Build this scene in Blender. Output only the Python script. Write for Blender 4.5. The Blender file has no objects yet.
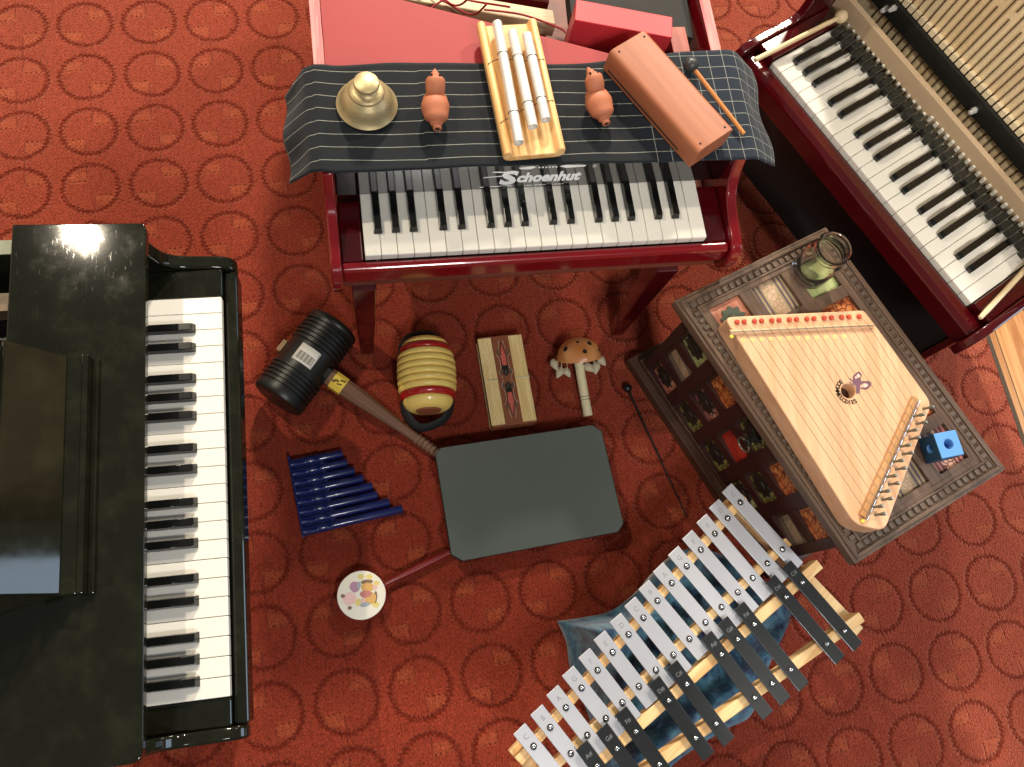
import bpy, bmesh, math, random
from mathutils import Vector, Matrix, Euler
random.seed(7)
R=math.radians
# ---------------------------------------------------------------- camera, world, lights, exposure
FPX=850.0; RX=0.305489561; RY=-0.144114807; CAMH=1.5
cd=bpy.data.cameras.new('camera'); cam=bpy.data.objects.new('camera',cd); bpy.context.scene.collection.objects.link(cam)
cd.sensor_width=36; cd.lens=FPX/1024*36; cd.clip_start=.02
cam.location=(0,0,CAMH); cam.rotation_euler=(RX,RY,0)
S=bpy.context.scene; S.camera=cam
S.view_settings.view_transform='Standard'; S.view_settings.look='None'; S.view_settings.gamma=1
S.view_settings.use_curve_mapping=False; S.view_settings.exposure=0.0
W=bpy.data.worlds.new('world'); S.world=W; W.use_nodes=True
W.node_tree.nodes['Background'].inputs[0].default_value=(.80,.80,.74,1); W.node_tree.nodes['Background'].inputs[1].default_value=.17
def area(name,loc,target,size,power,col,sizey=None):
    l=bpy.data.lights.new(name,'AREA'); l.energy=power; l.color=col; l.size=size
    l.shape='RECTANGLE' if sizey else 'DISK'
    if sizey: l.size_y=sizey
    o=bpy.data.objects.new(name,l); S.collection.objects.link(o); o.location=loc
    o.rotation_euler=(Vector(target)-Vector(loc)).to_track_quat('-Z','Y').to_euler(); return o
def spot(name,loc,target,power,col,deg,blend,rad):
    l=bpy.data.lights.new(name,'SPOT'); l.energy=power; l.color=col; l.spot_size=R(deg); l.spot_blend=blend; l.shadow_soft_size=rad
    o=bpy.data.objects.new(name,l); S.collection.objects.link(o); o.location=loc
    o.rotation_euler=(Vector(target)-Vector(loc)).to_track_quat('-Z','Y').to_euler(); return o
area('ceiling_and_fill_lamp',(-1.175,1.485,2.5),(-.6,1.1,0),.055,34,(1,.86,.66))
area('ceiling_and_fill_lamp',(.15,4.0,2.75),(.1,.6,0),.30,215,(1,.88,.72))
area('ceiling_and_fill_lamp',(1.6,2.9,2.5),(.9,.7,0),.22,60,(1,.88,.70))
spot('added_spot',(1.45,-.45,2.5),(1.12,.36,0),95,(1,.93,.84),38,.9,.07)  # added spot, brightens the right side and the upright's back board
spot('added_spot',(.95,-.6,2.55),(.52,1.02,.4),76,(1,.92,.78),33,.8,.06)  # added spot, lifts the keys of both red pianos
area('window_light',(2.7,.38,1.0),(0,.2,.55),1.0,20,(.62,.80,1),1.2)
area('ceiling_and_fill_lamp',(.5,-1.3,2.5),(.2,.1,0),.5,32,(1,.97,.93))  # added fill lamp, brightens the things in the middle of the carpet
area('window_light',(-.9,-2.3,1.5),(-.5,0,.3),.8,4,(.62,.78,1),1.0)
CAMR=Euler((RX,RY,0)).to_matrix()
def at(x,y,z=0.0):                                   # point of the place at height z seen at photograph position x,y
    d=CAMR@Vector(((x-512)/FPX,-(y-383.5)/FPX,-1)); t=(z-CAMH)/d.z
    return Vector((d.x*t,d.y*t,z))
# ---------------------------------------------------------------- materials
def lin(c):
    if isinstance(c,str): c=[int(c[i:i+2],16)/255 for i in (0,2,4)]
    return tuple(v/12.92 if v<=.04045 else ((v+.055)/1.055)**2.4 for v in c)+(1,)
class N:
    def __init__(s,m): s.t=m.node_tree; s.n=s.t.nodes; s.l=s.t.links
    def add(s,k,**kw):
        n=s.n.new(k)
        for a,b in kw.items(): setattr(n,a,b)
        return n
    def put(s,sock,v):
        if isinstance(v,bpy.types.NodeSocket): s.l.new(v,sock)
        else: sock.default_value=v
    def m(s,op,a,b=0.0,c=0.0,clamp=False):
        n=s.add('ShaderNodeMath',operation=op,use_clamp=clamp); s.put(n.inputs[0],a); s.put(n.inputs[1],b); s.put(n.inputs[2],c); return n.outputs[0]
    def mix(s,f,a,b,bt='MIX'):
        n=s.add('ShaderNodeMix',data_type='RGBA',blend_type=bt); s.put(n.inputs[0],f); s.put(n.inputs[6],a); s.put(n.inputs[7],b); return n.outputs[2]
    def noise(s,vec,scale,detail=2,rough=.5,dist=0):
        n=s.add('ShaderNodeTexNoise'); n.inputs['Scale'].default_value=scale; n.inputs['Detail'].default_value=detail; n.inputs['Roughness'].default_value=rough; n.inputs['Distortion'].default_value=dist
        if vec is not None: s.l.new(vec,n.inputs['Vector'])
        return n.outputs[0]
    def sep(s,v):
        n=s.add('ShaderNodeSeparateXYZ'); s.l.new(v,n.inputs[0]); return n.outputs
    def mapping(s,v,scale=(1,1,1),rot=(0,0,0),loc=(0,0,0)):
        n=s.add('ShaderNodeMapping'); n.inputs['Scale'].default_value=scale; n.inputs['Rotation'].default_value=rot; n.inputs['Location'].default_value=loc; s.l.new(v,n.inputs['Vector']); return n.outputs[0]
    def step(s,x,e0,e1):
        n=s.add('ShaderNodeMapRange',interpolation_type='SMOOTHSTEP'); s.put(n.inputs[0],x); n.inputs[1].default_value=e0; n.inputs[2].default_value=e1; return n.outputs[0]
def base(name,col,rough=.5,metal=0,coat=0,spec=.5):
    m=bpy.data.materials.new(name); m.use_nodes=True; b=m.node_tree.nodes['Principled BSDF']
    b.inputs['Base Color'].default_value=lin(col); b.inputs['Roughness'].default_value=rough; b.inputs['Metallic'].default_value=metal
    b.inputs['Coat Weight'].default_value=coat; b.inputs['Coat Roughness'].default_value=.05; b.inputs['Specular IOR Level'].default_value=spec
    return m,b,N(m)
def coords(n): 
    return n.add('ShaderNodeTexCoord').outputs['Object']
def bump(n,b,h,strength=.3,dist=.001):
    k=n.add('ShaderNodeBump'); k.inputs['Strength'].default_value=strength; k.inputs['Distance'].default_value=dist
    n.put(k.inputs['Height'],h); n.l.new(k.outputs[0],b.inputs['Normal'])
def plain(name,col,rough=.5,metal=0,coat=0,var=.12,scale=40,bs=0,spec=.5):
    m,b,n=base(name,col,rough,metal,coat,spec); c=coords(n)
    f=n.noise(c,scale,3); d=lin(col); dk=tuple(v*(1-var) for v in d[:3])+(1,); lt=tuple(min(1,v*(1+var)) for v in d[:3])+(1,)
    n.put(b.inputs['Base Color'],n.mix(f,dk,lt))
    if bs: bump(n,b,n.noise(c,scale*6,2),bs,.0006)
    return m
def wood(name,c1,c2,rough=.45,axis=1,scale=60,coat=0,stretch=.06):
    m,b,n=base(name,c1,rough,0,coat); c=coords(n); sc=[1,1,1]; sc[axis]=stretch
    v=n.mapping(c,tuple(sc)); a=n.noise(v,scale,4,.6,.6); q=n.noise(v,scale*5,2)
    f=n.m('ADD',n.m('MULTIPLY',a,.75),n.m('MULTIPLY',q,.25)); f=n.step(f,.35,.65)
    n.put(b.inputs['Base Color'],n.mix(f,lin(c1),lin(c2))); bump(n,b,q,.12,.0005)
    return m
# carpet ------------------------------------------------------------------
TH=R(9.713); PA=.12044; PB=.12207
def carpet_mat():
    m,b,n=base('red_loop_carpet','A84A34',1.0,0,0,.05)
    g=coords(n); x,y,_=n.sep(g)
    w1=n.m('SUBTRACT',n.noise(g,60,3,.7),.5); w2=n.m('SUBTRACT',n.noise(n.mapping(g,(1,1,1),(0,0,0),(3,5,1)),60,3,.7),.5)
    px=n.m('ADD',n.m('DIVIDE',x,PA),n.m('MULTIPLY',w1,.07)); py=n.m('ADD',n.m('DIVIDE',y,PB),n.m('MULTIPLY',w2,.07))
    cx=n.m('FLOOR',n.m('ADD',px,.5)); cy=n.m('FLOOR',n.m('ADD',py,.5))
    fx=n.m('SUBTRACT',px,cx); fy=n.m('SUBTRACT',py,cy)
    r=n.m('SQRT',n.m('ADD',n.m('MULTIPLY',fx,fx),n.m('MULTIPLY',n.m('MULTIPLY',fy,fy),1.03)))
    ang=n.m('ARCTAN2',fy,fx)
    jag=n.m('MULTIPLY',n.m('SUBTRACT',n.noise(g,330,1),.5),.06)
    teeth=n.m('MULTIPLY',n.m('SINE',n.m('MULTIPLY',ang,38)),.012)
    d=n.m('ABSOLUTE',n.m('SUBTRACT',n.m('ADD',n.m('ADD',r,teeth),jag),.412))
    ring=n.m('SUBTRACT',1,n.step(d,.010,.054))
    ring=n.m('MULTIPLY',ring,n.m('ADD',.55,n.m('MULTIPLY',n.step(n.noise(g,120,2),.3,.6),.45)))
    # brushed patches and stitched lines inside the circles; the motif flips from one circle to the next
    par=n.m('SUBTRACT',1,n.m('MULTIPLY',n.m('ABSOLUTE',n.m('FRACT',n.m('MULTIPLY',n.m('ADD',cx,cy),.5))),4)); 
    par=n.m('SIGN',par); sx=n.m('MULTIPLY',fx,par)
    ln=n.m('SUBTRACT',1,n.step(n.m('ABSOLUTE',n.m('ADD',sx,n.m('MULTIPLY',n.m('SIGN',fy),-.05))),.002,.018)); ln=n.m('MULTIPLY',ln,n.m('GREATER_THAN',n.m('ABSOLUTE',fy),.17))
    def patch(cx,cy,wx,wy):
        return n.m('MULTIPLY',n.m('SUBTRACT',1,n.step(n.m('ABSOLUTE',n.m('SUBTRACT',sx,cx)),wx,wx+.06)),n.m('SUBTRACT',1,n.step(n.m('ABSOLUTE',n.m('SUBTRACT',fy,cy)),wy,wy+.07)))
    pt=n.m('ADD',patch(.19,.20,.10,.05),patch(-.19,-.20,.10,.05)); pt=n.m('MULTIPLY',pt,n.m('SUBTRACT',1,ring))
    st=n.m('SUBTRACT',1,n.step(n.m('ABSOLUTE',n.m('SUBTRACT',n.m('ABSOLUTE',fy),.13)),.004,.022)); st=n.m('MULTIPLY',st,n.m('MULTIPLY',n.m('LESS_THAN',n.m('ABSOLUTE',n.m('SUBTRACT',n.m('MULTIPLY',sx,n.m('SIGN',fy)),.19)),.12),n.m('GREATER_THAN',n.m('SINE',n.m('MULTIPLY',x,700)),0)))
    fine=n.noise(n.mapping(g,(1,.45,1)),520,2,.8); mid=n.noise(n.mapping(g,(1,.3,1)),170,3,.7); big=n.noise(g,5,3,.5)
    f=n.m('ADD',n.m('MULTIPLY',fine,.72),n.m('MULTIPLY',mid,.28)); f=n.step(f,.30,.72)
    col=n.mix(f,lin('540F06'),lin('A83E2A')); col=n.mix(n.m('MULTIPLY',n.step(big,.3,.75),.3),col,lin('6C2012'))
    col=n.mix(n.m('MULTIPLY',pt,n.m('MULTIPLY',f,.45)),col,lin('B8643C'))
    gro=n.m('MAXIMUM',ring,n.m('MAXIMUM',n.m('MULTIPLY',ln,.6),n.m('MULTIPLY',st,.7)))
    col=n.mix(n.m('MULTIPLY',gro,.56),col,lin('470E07'))  # cut-pile grooves: their shade is mixed into the colour
    n.put(b.inputs['Base Color'],col)
    h=n.m('SUBTRACT',n.m('MULTIPLY',f,.5),gro); bump(n,b,h,.8,.004)
    n.put(b.inputs['Sheen Weight'],n.m('MULTIPLY',n.m('SUBTRACT',1,n.m('MULTIPLY',gro,.7)),n.m('ADD',.7,n.m('MULTIPLY',f,.5)))); b.inputs['Sheen Roughness'].default_value=.5
    b.inputs['Sheen Tint'].default_value=lin('F0A488')
    return m
def cloth_mat():
    m,b,n=base('navy_pinstripe_cloth','1A2028',.85,0,0,.2); uv=n.add('ShaderNodeTexCoord').outputs['UV']; g=coords(n)
    u,v,_=n.sep(uv)
    def stripes(t,per,w,off=0):
        f=n.m('ABSOLUTE',n.m('SUBTRACT',n.m('FRACT',n.m('ADD',n.m('DIVIDE',t,per),off)),.5)); return n.m('SUBTRACT',1,n.step(f,w*.4,w))
    h=stripes(v,.0205,.028,.1); vv=n.m('MULTIPLY',stripes(u,.0225,.026,.3),n.m('GREATER_THAN',u,.42))
    dash=n.m('ADD',.65,n.m('MULTIPLY',n.noise(g,300,1),.5))
    s=n.m('MULTIPLY',n.m('MAXIMUM',h,n.m('MULTIPLY',vv,.9)),dash)
    wv=n.noise(n.mapping(g,(1,1,1)),900,1); col=n.mix(wv,lin('0C1015'),lin('181E25'))
    col=n.mix(n.m('MULTIPLY',n.step(u,.36,.6),.55),col,lin('263242'))
    n.put(b.inputs['Base Color'],n.mix(n.m('MULTIPLY',s,.8),col,lin('A8AAA0'))); bump(n,b,wv,.3,.0005)
    b.inputs['Sheen Weight'].default_value=.1
    return m
def scroll(name,c1,c2,c3,kind=0):
    m,b,n=base(name,c1,.55); g=coords(n)
    if kind==0:   # scrollwork of small cells
        vo=n.add('ShaderNodeTexVoronoi',feature='DISTANCE_TO_EDGE'); vo.inputs['Scale'].default_value=95; n.l.new(g,vo.inputs['Vector'])
        e=n.step(vo.outputs['Distance'],.04,.12); k=n.noise(g,60,2)
        col=n.mix(e,lin(c3),n.mix(n.step(k,.42,.58),lin(c1),lin(c2)))
    elif kind==1: # stripes with a scroll band in the middle
        x,y,z=n.sep(g); w=n.add('ShaderNodeTexWave',wave_type='BANDS',bands_direction='X'); w.inputs['Scale'].default_value=38; w.inputs['Distortion'].default_value=0; n.l.new(g,w.inputs['Vector'])
        vo=n.add('ShaderNodeTexVoronoi',feature='DISTANCE_TO_EDGE'); vo.inputs['Scale'].default_value=110; n.l.new(g,vo.inputs['Vector'])
        band=n.m('LESS_THAN',n.m('ABSOLUTE',x),.011)
        st=n.mix(n.step(w.outputs['Fac'],.45,.55),lin(c1),lin(c3)); sc=n.mix(n.step(vo.outputs['Distance'],.05,.14),lin(c3),lin(c2))
        col=n.mix(band,st,sc)
    else:         # marbled / plain paint with grain
        col=n.mix(n.step(n.noise(n.mapping(g,(1,.25,1)),70,3),.35,.65),lin(c1),lin(c2))
    n.put(b.inputs['Base Color'],col); bump(n,b,n.noise(g,300,2),.3,.0006)
    return m
def velvet():
    m,b,n=base('blue_marbled_velvet','24506E',.8,0,0,.2); g=coords(n)
    k=n.noise(g,22,4,.6,2.5); col=n.mix(n.step(k,.32,.68),lin('12284E'),lin('3E7288')); k2=n.noise(n.mapping(g,(1,1,1),(0,0,0),(4,2,0)),14,3,.5,2)
    col=n.mix(n.m('MULTIPLY',n.step(k2,.55,.8),.4),col,lin('5E8F9E')); n.put(b.inputs['Base Color'],col)
    b.inputs['Sheen Weight'].default_value=.6; bump(n,b,n.noise(g,260,3),.4,.001); return m
def floor_mat():
    m,b,n=base('pine_floorboards','B98150',.35,0,.15); g=coords(n); x,y,_=n.sep(g)
    fx=n.m('FRACT',n.m('DIVIDE',n.m('SUBTRACT',x,1.336),.085)); idx=n.m('FLOOR',n.m('DIVIDE',n.m('SUBTRACT',x,1.336),.085))
    gap=n.m('SUBTRACT',1,n.step(n.m('ABSOLUTE',n.m('SUBTRACT',fx,.5)),.47,.495)); gap=n.m('SUBTRACT',1,gap)
    k=n.noise(n.mapping(g,(1,.07,1)),60,4,.6,.5); t=n.m('MULTIPLY',n.m('FRACT',n.m('MULTIPLY',idx,.37)),.35)
    col=n.mix(n.step(k,.3,.7),lin('A66A3C'),lin('D8A26A')); col=n.mix(t,col,lin('8E5A34')); col=n.mix(n.m('MULTIPLY',gap,.85),col,lin('3A2415'))
    n.put(b.inputs['Base Color'],col); bump(n,b,n.m('SUBTRACT',k,gap),.25,.001); return m
def scratched_black():
    m,b,n=base('black_lacquer','17180F',.12,0,0,.5); g=coords(n); k=n.noise(n.mapping(g,(1,1,1)),26,5,.65)
    sc=n.noise(n.mapping(g,(.15,1,1),(0,0,.5)),420,2,.6); n.put(b.inputs['Roughness'],n.m('ADD',.05,n.m('ADD',n.m('MULTIPLY',n.step(k,.45,.8),.04),n.m('MULTIPLY',n.step(sc,.62,.8),.07)))); n.put(b.inputs['Base Color'],n.mix(n.step(k,.4,.8),lin('15160F'),lin('222318'))); return m
M={}
M['carpet']=carpet_mat(); M['floor']=floor_mat(); M['cloth']=cloth_mat(); M['velvet']=velvet()
M['black']=scratched_black()
M['red']=plain('dark_red_lacquer','7A0A16',.16,0,.6,.15,12)
M['redmatte']=plain('satin_red_paint','962226',.62,0,0,.12,9)
M['redin']=plain('matte_red_paint','9A1622',.5,0,0,.1,12)
M['redbox']=plain('red_box_paint','B9303A',.45,0,0,.06,60)
M['mar']=plain('maroon_lacquer','45040B',.16,0,.6,.15,12)
M['redwood']=wood('raw_red_rim','A83A42','D98A86',.5,1,50)
M['white']=plain('ivory_key','E6E2D8',.28,0,.2,.02,30)
M['bkey']=plain('ebony_key','0B0C0B',.22,0,.2,.1,50)
M['glossblack']=plain('gloss_black_panel','050505',.03,0,1.0,.05,10,0,1.0)
M['iron']=plain('black_iron','20211E',.5,.3,0,.2,90,.3)
M['chrome']=plain('polished_steel','D8D8D8',.2,1,0,.05,50)
M['alu']=plain('aluminium_tube','D8D6D2',.42,.4,0,.03,60)
M['silverbar']=plain('silver_painted_bar','C2C4CC',.36,.45,0,.05,25)
M['blackbar']=plain('black_painted_bar','1E2123',.3,.2,.2,.12,20)
M['letter']=plain('engraved_grey','8A8C92',.5); M['letterw']=plain('pale_grey_letter','74777A',.5)
M['pine']=wood('pale_pine','D9A86C','F0D09A',.5,0,40)
M['ash']=wood('golden_ash','D29A58','EBC488',.42,1,45)
M['cream']=wood('cream_spruce','DEC294','EED8AE',.6,2,30)
M['spruce']=wood('harp_spruce','CC9C76','DDB38E',.4,1,26)
M['maplegold']=wood('golden_maple','A87848','BE9060',.4,1,30)
M['beige']=plain('beige_wood_bar','C2A888',.5,0,0,.06,50)
M['walnut']=wood('carved_brown_wood','4C392C','6A5444',.5,1,60)
M['walnutd']=wood('dark_carved_wood','3A241A','52382A',.5,1,60)
M['orangew']=wood('orange_varnished_wood','B86A38','CE8650',.3,1,24,.3)
M['sticko']=wood('varnished_stick','B5713C','CE8D52',.4,0,60)
M['stickp']=wood('pale_stick','D8BC90','EAD6B0',.5,0,60)
M['rubber']=plain('black_rubber','0F1110',.42,0,0,.2,60)
M['brownh']=plain('brown_handle','6E5140',.38,0,.1,.12,30)
M['tan']=plain('tan_wood','8C6A48',.5)
M['gold']=plain('gold_foil','E8CC55',.35,.2,0,.15,200); M['golddark']=plain('brown_print','5E3A10',.5)
M['paper']=plain('white_paper','EDEAE2',.7,0,0,.02); M['inkg']=plain('grey_ink','9A968C',.8)
M['yellow']=plain('yellow_enamel','F6D878',.35,0,.3,.05,40); M['redenamel']=plain('red_enamel','B01A1A',.3,0,.4,.05,40)
M['strap']=plain('black_strap_and_shade','121212',.75,0,0,.2,90,.4)
M['slate']=plain('grey_slate_board','4A524F',.42,0,0,.07,6); M['blackpaint']=plain('black_paint','0C0C0C',.4)
M['bluep']=plain('blue_plastic','0C1C58',.3,0,.4,.08,30)
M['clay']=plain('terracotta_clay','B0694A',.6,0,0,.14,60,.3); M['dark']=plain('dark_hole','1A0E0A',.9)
M['brass']=plain('aged_brass','BCAA80',.42,.6,0,.25,90,.5)
M['ball']=plain('dark_grey_ball','34363A',.4,0,0,.15,90)
M['gourd']=wood('orange_gourd','B9753F','CF9560',.35,1,20,.3); M['shell']=plain('grey_white_seed_shell','B9AE94',.6,0,0,.2,70,.4)
M['bone']=plain('pale_wood_handle','DCD2AC',.5,0,0,.08,90)
M['reed']=wood('pale_reed','E8CC88','FAE8B4',.55,1,150); M['leather']=plain('brown_leather','8A4E30',.6,0,0,.2,90,.3)
M['pinkp']=plain('salmon_paint','CC6254',.6); M['dotw']=plain('white_dot_paint','E8E2D4',.6); M['olive']=plain('grey_brown_paint','5E5646',.6)
M['peg']=plain('red_peg','B4442F',.35,0,.3); M['wire']=plain('steel_string','8E8878',.35,.8); M['purple']=plain('purple_ink','6E4A5C',.7); M['pinki']=plain('pale_pink_ink','E8BEB0',.7)
M['bluedie']=plain('lit_blue_paint','5A92CE',.5,0,0,.06,60); M['blueshade']=plain('shaded_blue_paint','14405E',.5,0,0,.3,60)
M['cord']=plain('dark_cord','3A2A22',.7); M['redcord']=plain('red_cord','8A0E1C',.5); M['felt']=plain('white_felt','D8D2C4',.9); M['hammer']=plain('dark_hammer','23241E',.6)
M['drumred']=plain('dark_red_wood','6E0F12',.35,0,.3); M['skin']=plain('white_drum_skin','F2EEDF',.6,0,0,.02); M['bind']=plain('carpet_binding','4A3A2C',.9,0,0,.3,200,.5)
M['logo']=plain('silver_logo_print','F2F4F4',.6)
for k,c in dict(bl_y='E8D684',bl_p='B98FA6',bl_o='E2B46A',bl_r='C9847E',bl_k='EFC8C4',bl_b='8A7058',bl_g='A9B0BC').items(): M[k]=plain('printed_'+k[3:]+'_ink',c,.65,0,0,.12,400)
m,b,n=base('clear_glass','FFFFFF',.0); b.inputs['Transmission Weight'].default_value=1; b.inputs['IOR'].default_value=1.45; b.inputs['Base Color'].default_value=(.97,.99,.97,1); M['glass']=m
PAN=[scroll('salmon_panel','B5705A','C98A72','8A4A3A',2),scroll('plum_striped_panel','54404A','B0907A','8E8060',1),scroll('lime_panel','8C9660','A8AE78','5E6A30',2),
     scroll('orange_scroll_panel','B5622E','C98042','6E2A12',0),scroll('olive_panel','7A7A3E','9A9450','3E3A1C',0),scroll('red_panel','9A2418','B03222','5E120C',2),scroll('rose_striped_panel','A86A60','C89A84','5A3030',1)]
M['motif']=plain('grey_green_relief','4E5A4C',.5); M['motifd']=plain('near_black_relief','1C1812',.5)
# ---------------------------------------------------------------- mesh helpers
col=S.collection
def link(name,bm,mat,parent=None,smooth=False,bev=0,seg=2,ang=35):
    me=bpy.data.meshes.new(name); bmesh.ops.recalc_face_normals(bm,faces=bm.faces); bm.to_mesh(me); bm.free()
    mats=mat if isinstance(mat,(list,tuple)) else [mat]
    for k in mats: me.materials.append(k)
    o=bpy.data.objects.new(name,me); col.objects.link(o)
    if parent: o.parent=parent
    if smooth:
        for p in me.polygons: p.use_smooth=True
        if ang<180: me.set_sharp_from_angle(angle=R(ang))
    if bev:
        md=o.modifiers.new('bevel','BEVEL'); md.width=bev; md.segments=seg; md.limit_method='ANGLE'; md.angle_limit=R(40); md.harden_normals=False
    return o
def share(name,src,parent,loc=(0,0,0),rot=(0,0,0)):
    o=src.copy(); o.name=name; col.objects.link(o); o.parent=parent; o.location=loc; o.rotation_euler=rot; return o
def thing(name,label,cat,loc=(0,0,0),rz=0,group=None,rot=None):
    o=bpy.data.objects.new(name,None); col.objects.link(o); o.location=loc; o.rotation_euler=rot or (0,0,rz); o.empty_display_size=.05
    o['label']=label; o['category']=cat
    if group: o['group']=group
    return o
def tag(o,label,cat,group=None,kind=None):
    if label: o['label']=label
    if cat: o['category']=cat
    if group: o['group']=group
    if kind: o['kind']=kind
    return o
def box(bm,x0,x1,y0,y1,z0,z1,mt=0):
    v=[bm.verts.new(p) for p in ((x0,y0,z0),(x1,y0,z0),(x1,y1,z0),(x0,y1,z0),(x0,y0,z1),(x1,y0,z1),(x1,y1,z1),(x0,y1,z1))]
    fs=[bm.faces.new([v[i] for i in q]) for q in ((3,2,1,0),(4,5,6,7),(0,1,5,4),(1,2,6,5),(2,3,7,6),(3,0,4,7))]
    for f in fs: f.material_index=mt
    return v
def prism(bm,pts,z0,z1,mt=0):
    n=len(pts); a=[bm.verts.new((p[0],p[1],z0)) for p in pts]; c=[bm.verts.new((p[0],p[1],z1)) for p in pts]
    fs=[bm.faces.new(a[::-1]),bm.faces.new(c)]+[bm.faces.new((a[i],a[(i+1)%n],c[(i+1)%n],c[i])) for i in range(n)]
    for f in fs: f.material_index=mt
    return a+c
def extr(bm,prof,axis,a0,a1,mt=0):      # profile (p,q) extruded along an axis: axis 0 -> prof=(y,z); axis 1 -> prof=(x,z)
    f=(lambda a,p:(a,p[0],p[1])) if axis==0 else (lambda a,p:(p[0],a,p[1]))
    n=len(prof); A=[bm.verts.new(f(a0,p)) for p in prof]; B=[bm.verts.new(f(a1,p)) for p in prof]
    fs=[bm.faces.new(A[::-1]),bm.faces.new(B)]+[bm.faces.new((A[i],A[(i+1)%n],B[(i+1)%n],B[i])) for i in range(n)]
    for q in fs: q.material_index=mt
def lathe(bm,prof,seg=32,M4=None,mt=0,cap=True):
    rings=[]
    for r,z in prof:
        if r<1e-6: rings.append([bm.verts.new((0,0,z))])
        else: rings.append([bm.verts.new((r*math.cos(2*math.pi*i/seg),r*math.sin(2*math.pi*i/seg),z)) for i in range(seg)])
    fs=[]
    for a,c in zip(rings,rings[1:]):
        for i in range(seg):
            j=(i+1)%seg
            if len(a)==1 and len(c)==1: continue
            if len(a)==1: fs.append(bm.faces.new((a[0],c[j],c[i])))
            elif len(c)==1: fs.append(bm.faces.new((a[i],a[j],c[0])))
            else: fs.append(bm.faces.new((a[i],a[j],c[j],c[i])))
    if cap:
        if len(rings[0])>1: fs.append(bm.faces.new(rings[0][::-1]))
        if len(rings[-1])>1: fs.append(bm.faces.new(rings[-1]))
    for f in fs: f.material_index=mt
    vs=[v for r in rings for v in r]
    if M4 is not None: bmesh.ops.transform(bm,matrix=M4,verts=vs)
    return vs
def along(p,q):                          # matrix: local z from p to q
    p=Vector(p); q=Vector(q); return Matrix.Translation(p)@(q-p).to_track_quat('Z','Y').to_matrix().to_4x4()
def rod(bm,p,q,r,r2=None,seg=12,mt=0):
    L=(Vector(q)-Vector(p)).length; return lathe(bm,[(r,0),(r if r2 is None else r2,L)],seg,along(p,q),mt)
def tube(bm,pts,rads,seg=10,mt=0,sx=1.0):
    pts=[Vector(p) for p in pts]; n=len(pts); rads=rads if isinstance(rads,(list,tuple)) else [rads]*n
    rings=[]; up=Vector((0,0,1)); prev=None
    for i,p in enumerate(pts):
        t=(pts[min(i+1,n-1)]-pts[max(i-1,0)]).normalized()
        if prev is None:
            a=t.orthogonal().normalized()
        else: a=(prev-t*prev.dot(t)).normalized()
        prev=a; c=t.cross(a)
        rings.append([bm.verts.new(p+(a*math.cos(2*math.pi*k/seg)+c*math.sin(2*math.pi*k/seg)*sx)*rads[i]) for k in range(seg)])
    fs=[bm.faces.new(rings[0][::-1]),bm.faces.new(rings[-1])]
    for a,c in zip(rings,rings[1:]): fs+=[bm.faces.new((a[k],a[(k+1)%seg],c[(k+1)%seg],c[k])) for k in range(seg)]
    for f in fs: f.material_index=mt
def ball(bm,c,r,mt=0,seg=20,sc=(1,1,1)):
    prof=[(r*math.sin(math.pi*i/12),-r*math.cos(math.pi*i/12)) for i in range(13)]; prof[0]=(0,-r); prof[-1]=(0,r)
    return lathe(bm,prof,seg,Matrix.Translation(c)@Matrix.Diagonal((*sc,1)),mt)
def smoothpath(P,n=8):
    P=[Vector(p) for p in P]; out=[]
    for i in range(len(P)-1):
        a=P[max(i-1,0)]; b=P[i]; c=P[i+1]; d=P[min(i+2,len(P)-1)]
        for k in range(n):
            t=k/n; out.append(.5*((2*b)+(c-a)*t+(2*a-5*b+4*c-d)*t*t+(3*b-a-3*c+d)*t**3))
    out.append(P[-1]); return out
def rounded(pts,r,n=5):                  # round the corners of a 2-D polygon
    out=[]; m=len(pts); rr=r if isinstance(r,(list,tuple)) else [r]*m
    for i in range(m):
        p=Vector(pts[i][:2]); a=Vector(pts[i-1][:2]); b=Vector(pts[(i+1)%m][:2]); q=rr[i]
        if q<=0: out.append(p); continue
        u=(a-p).normalized(); v=(b-p).normalized(); s=p+u*q; e=p+v*q
        for k in range(n+1):
            t=k/n; out.append(s*(1-t)**2+p*2*t*(1-t)+e*t*t)
    return out
def text(name,s,mat,parent,size,M4,extrude=.0002,bold=0,shear=0,sx=1):
    cu=bpy.data.curves.new(name,'FONT'); cu.body=s; cu.size=size; cu.extrude=extrude; cu.offset=bold; cu.align_x='CENTER'; cu.align_y='CENTER'; cu.shear=shear; cu.resolution_u=3
    t=bpy.data.objects.new(name,cu); col.objects.link(t); dg=bpy.context.evaluated_depsgraph_get(); me=bpy.data.meshes.new_from_object(t.evaluated_get(dg))
    bpy.data.objects.remove(t); bpy.data.curves.remove(cu); me.materials.clear(); me.materials.append(mat); me.transform(M4@Matrix.Diagonal((sx,1,1,1)))
    o=bpy.data.objects.new(name,me); col.objects.link(o); o.parent=parent; return o
def frame(p,q):                          # rotation about z of the direction p->q
    d=q-p; return math.atan2(d.y,d.x)
NB=bmesh.new
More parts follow.
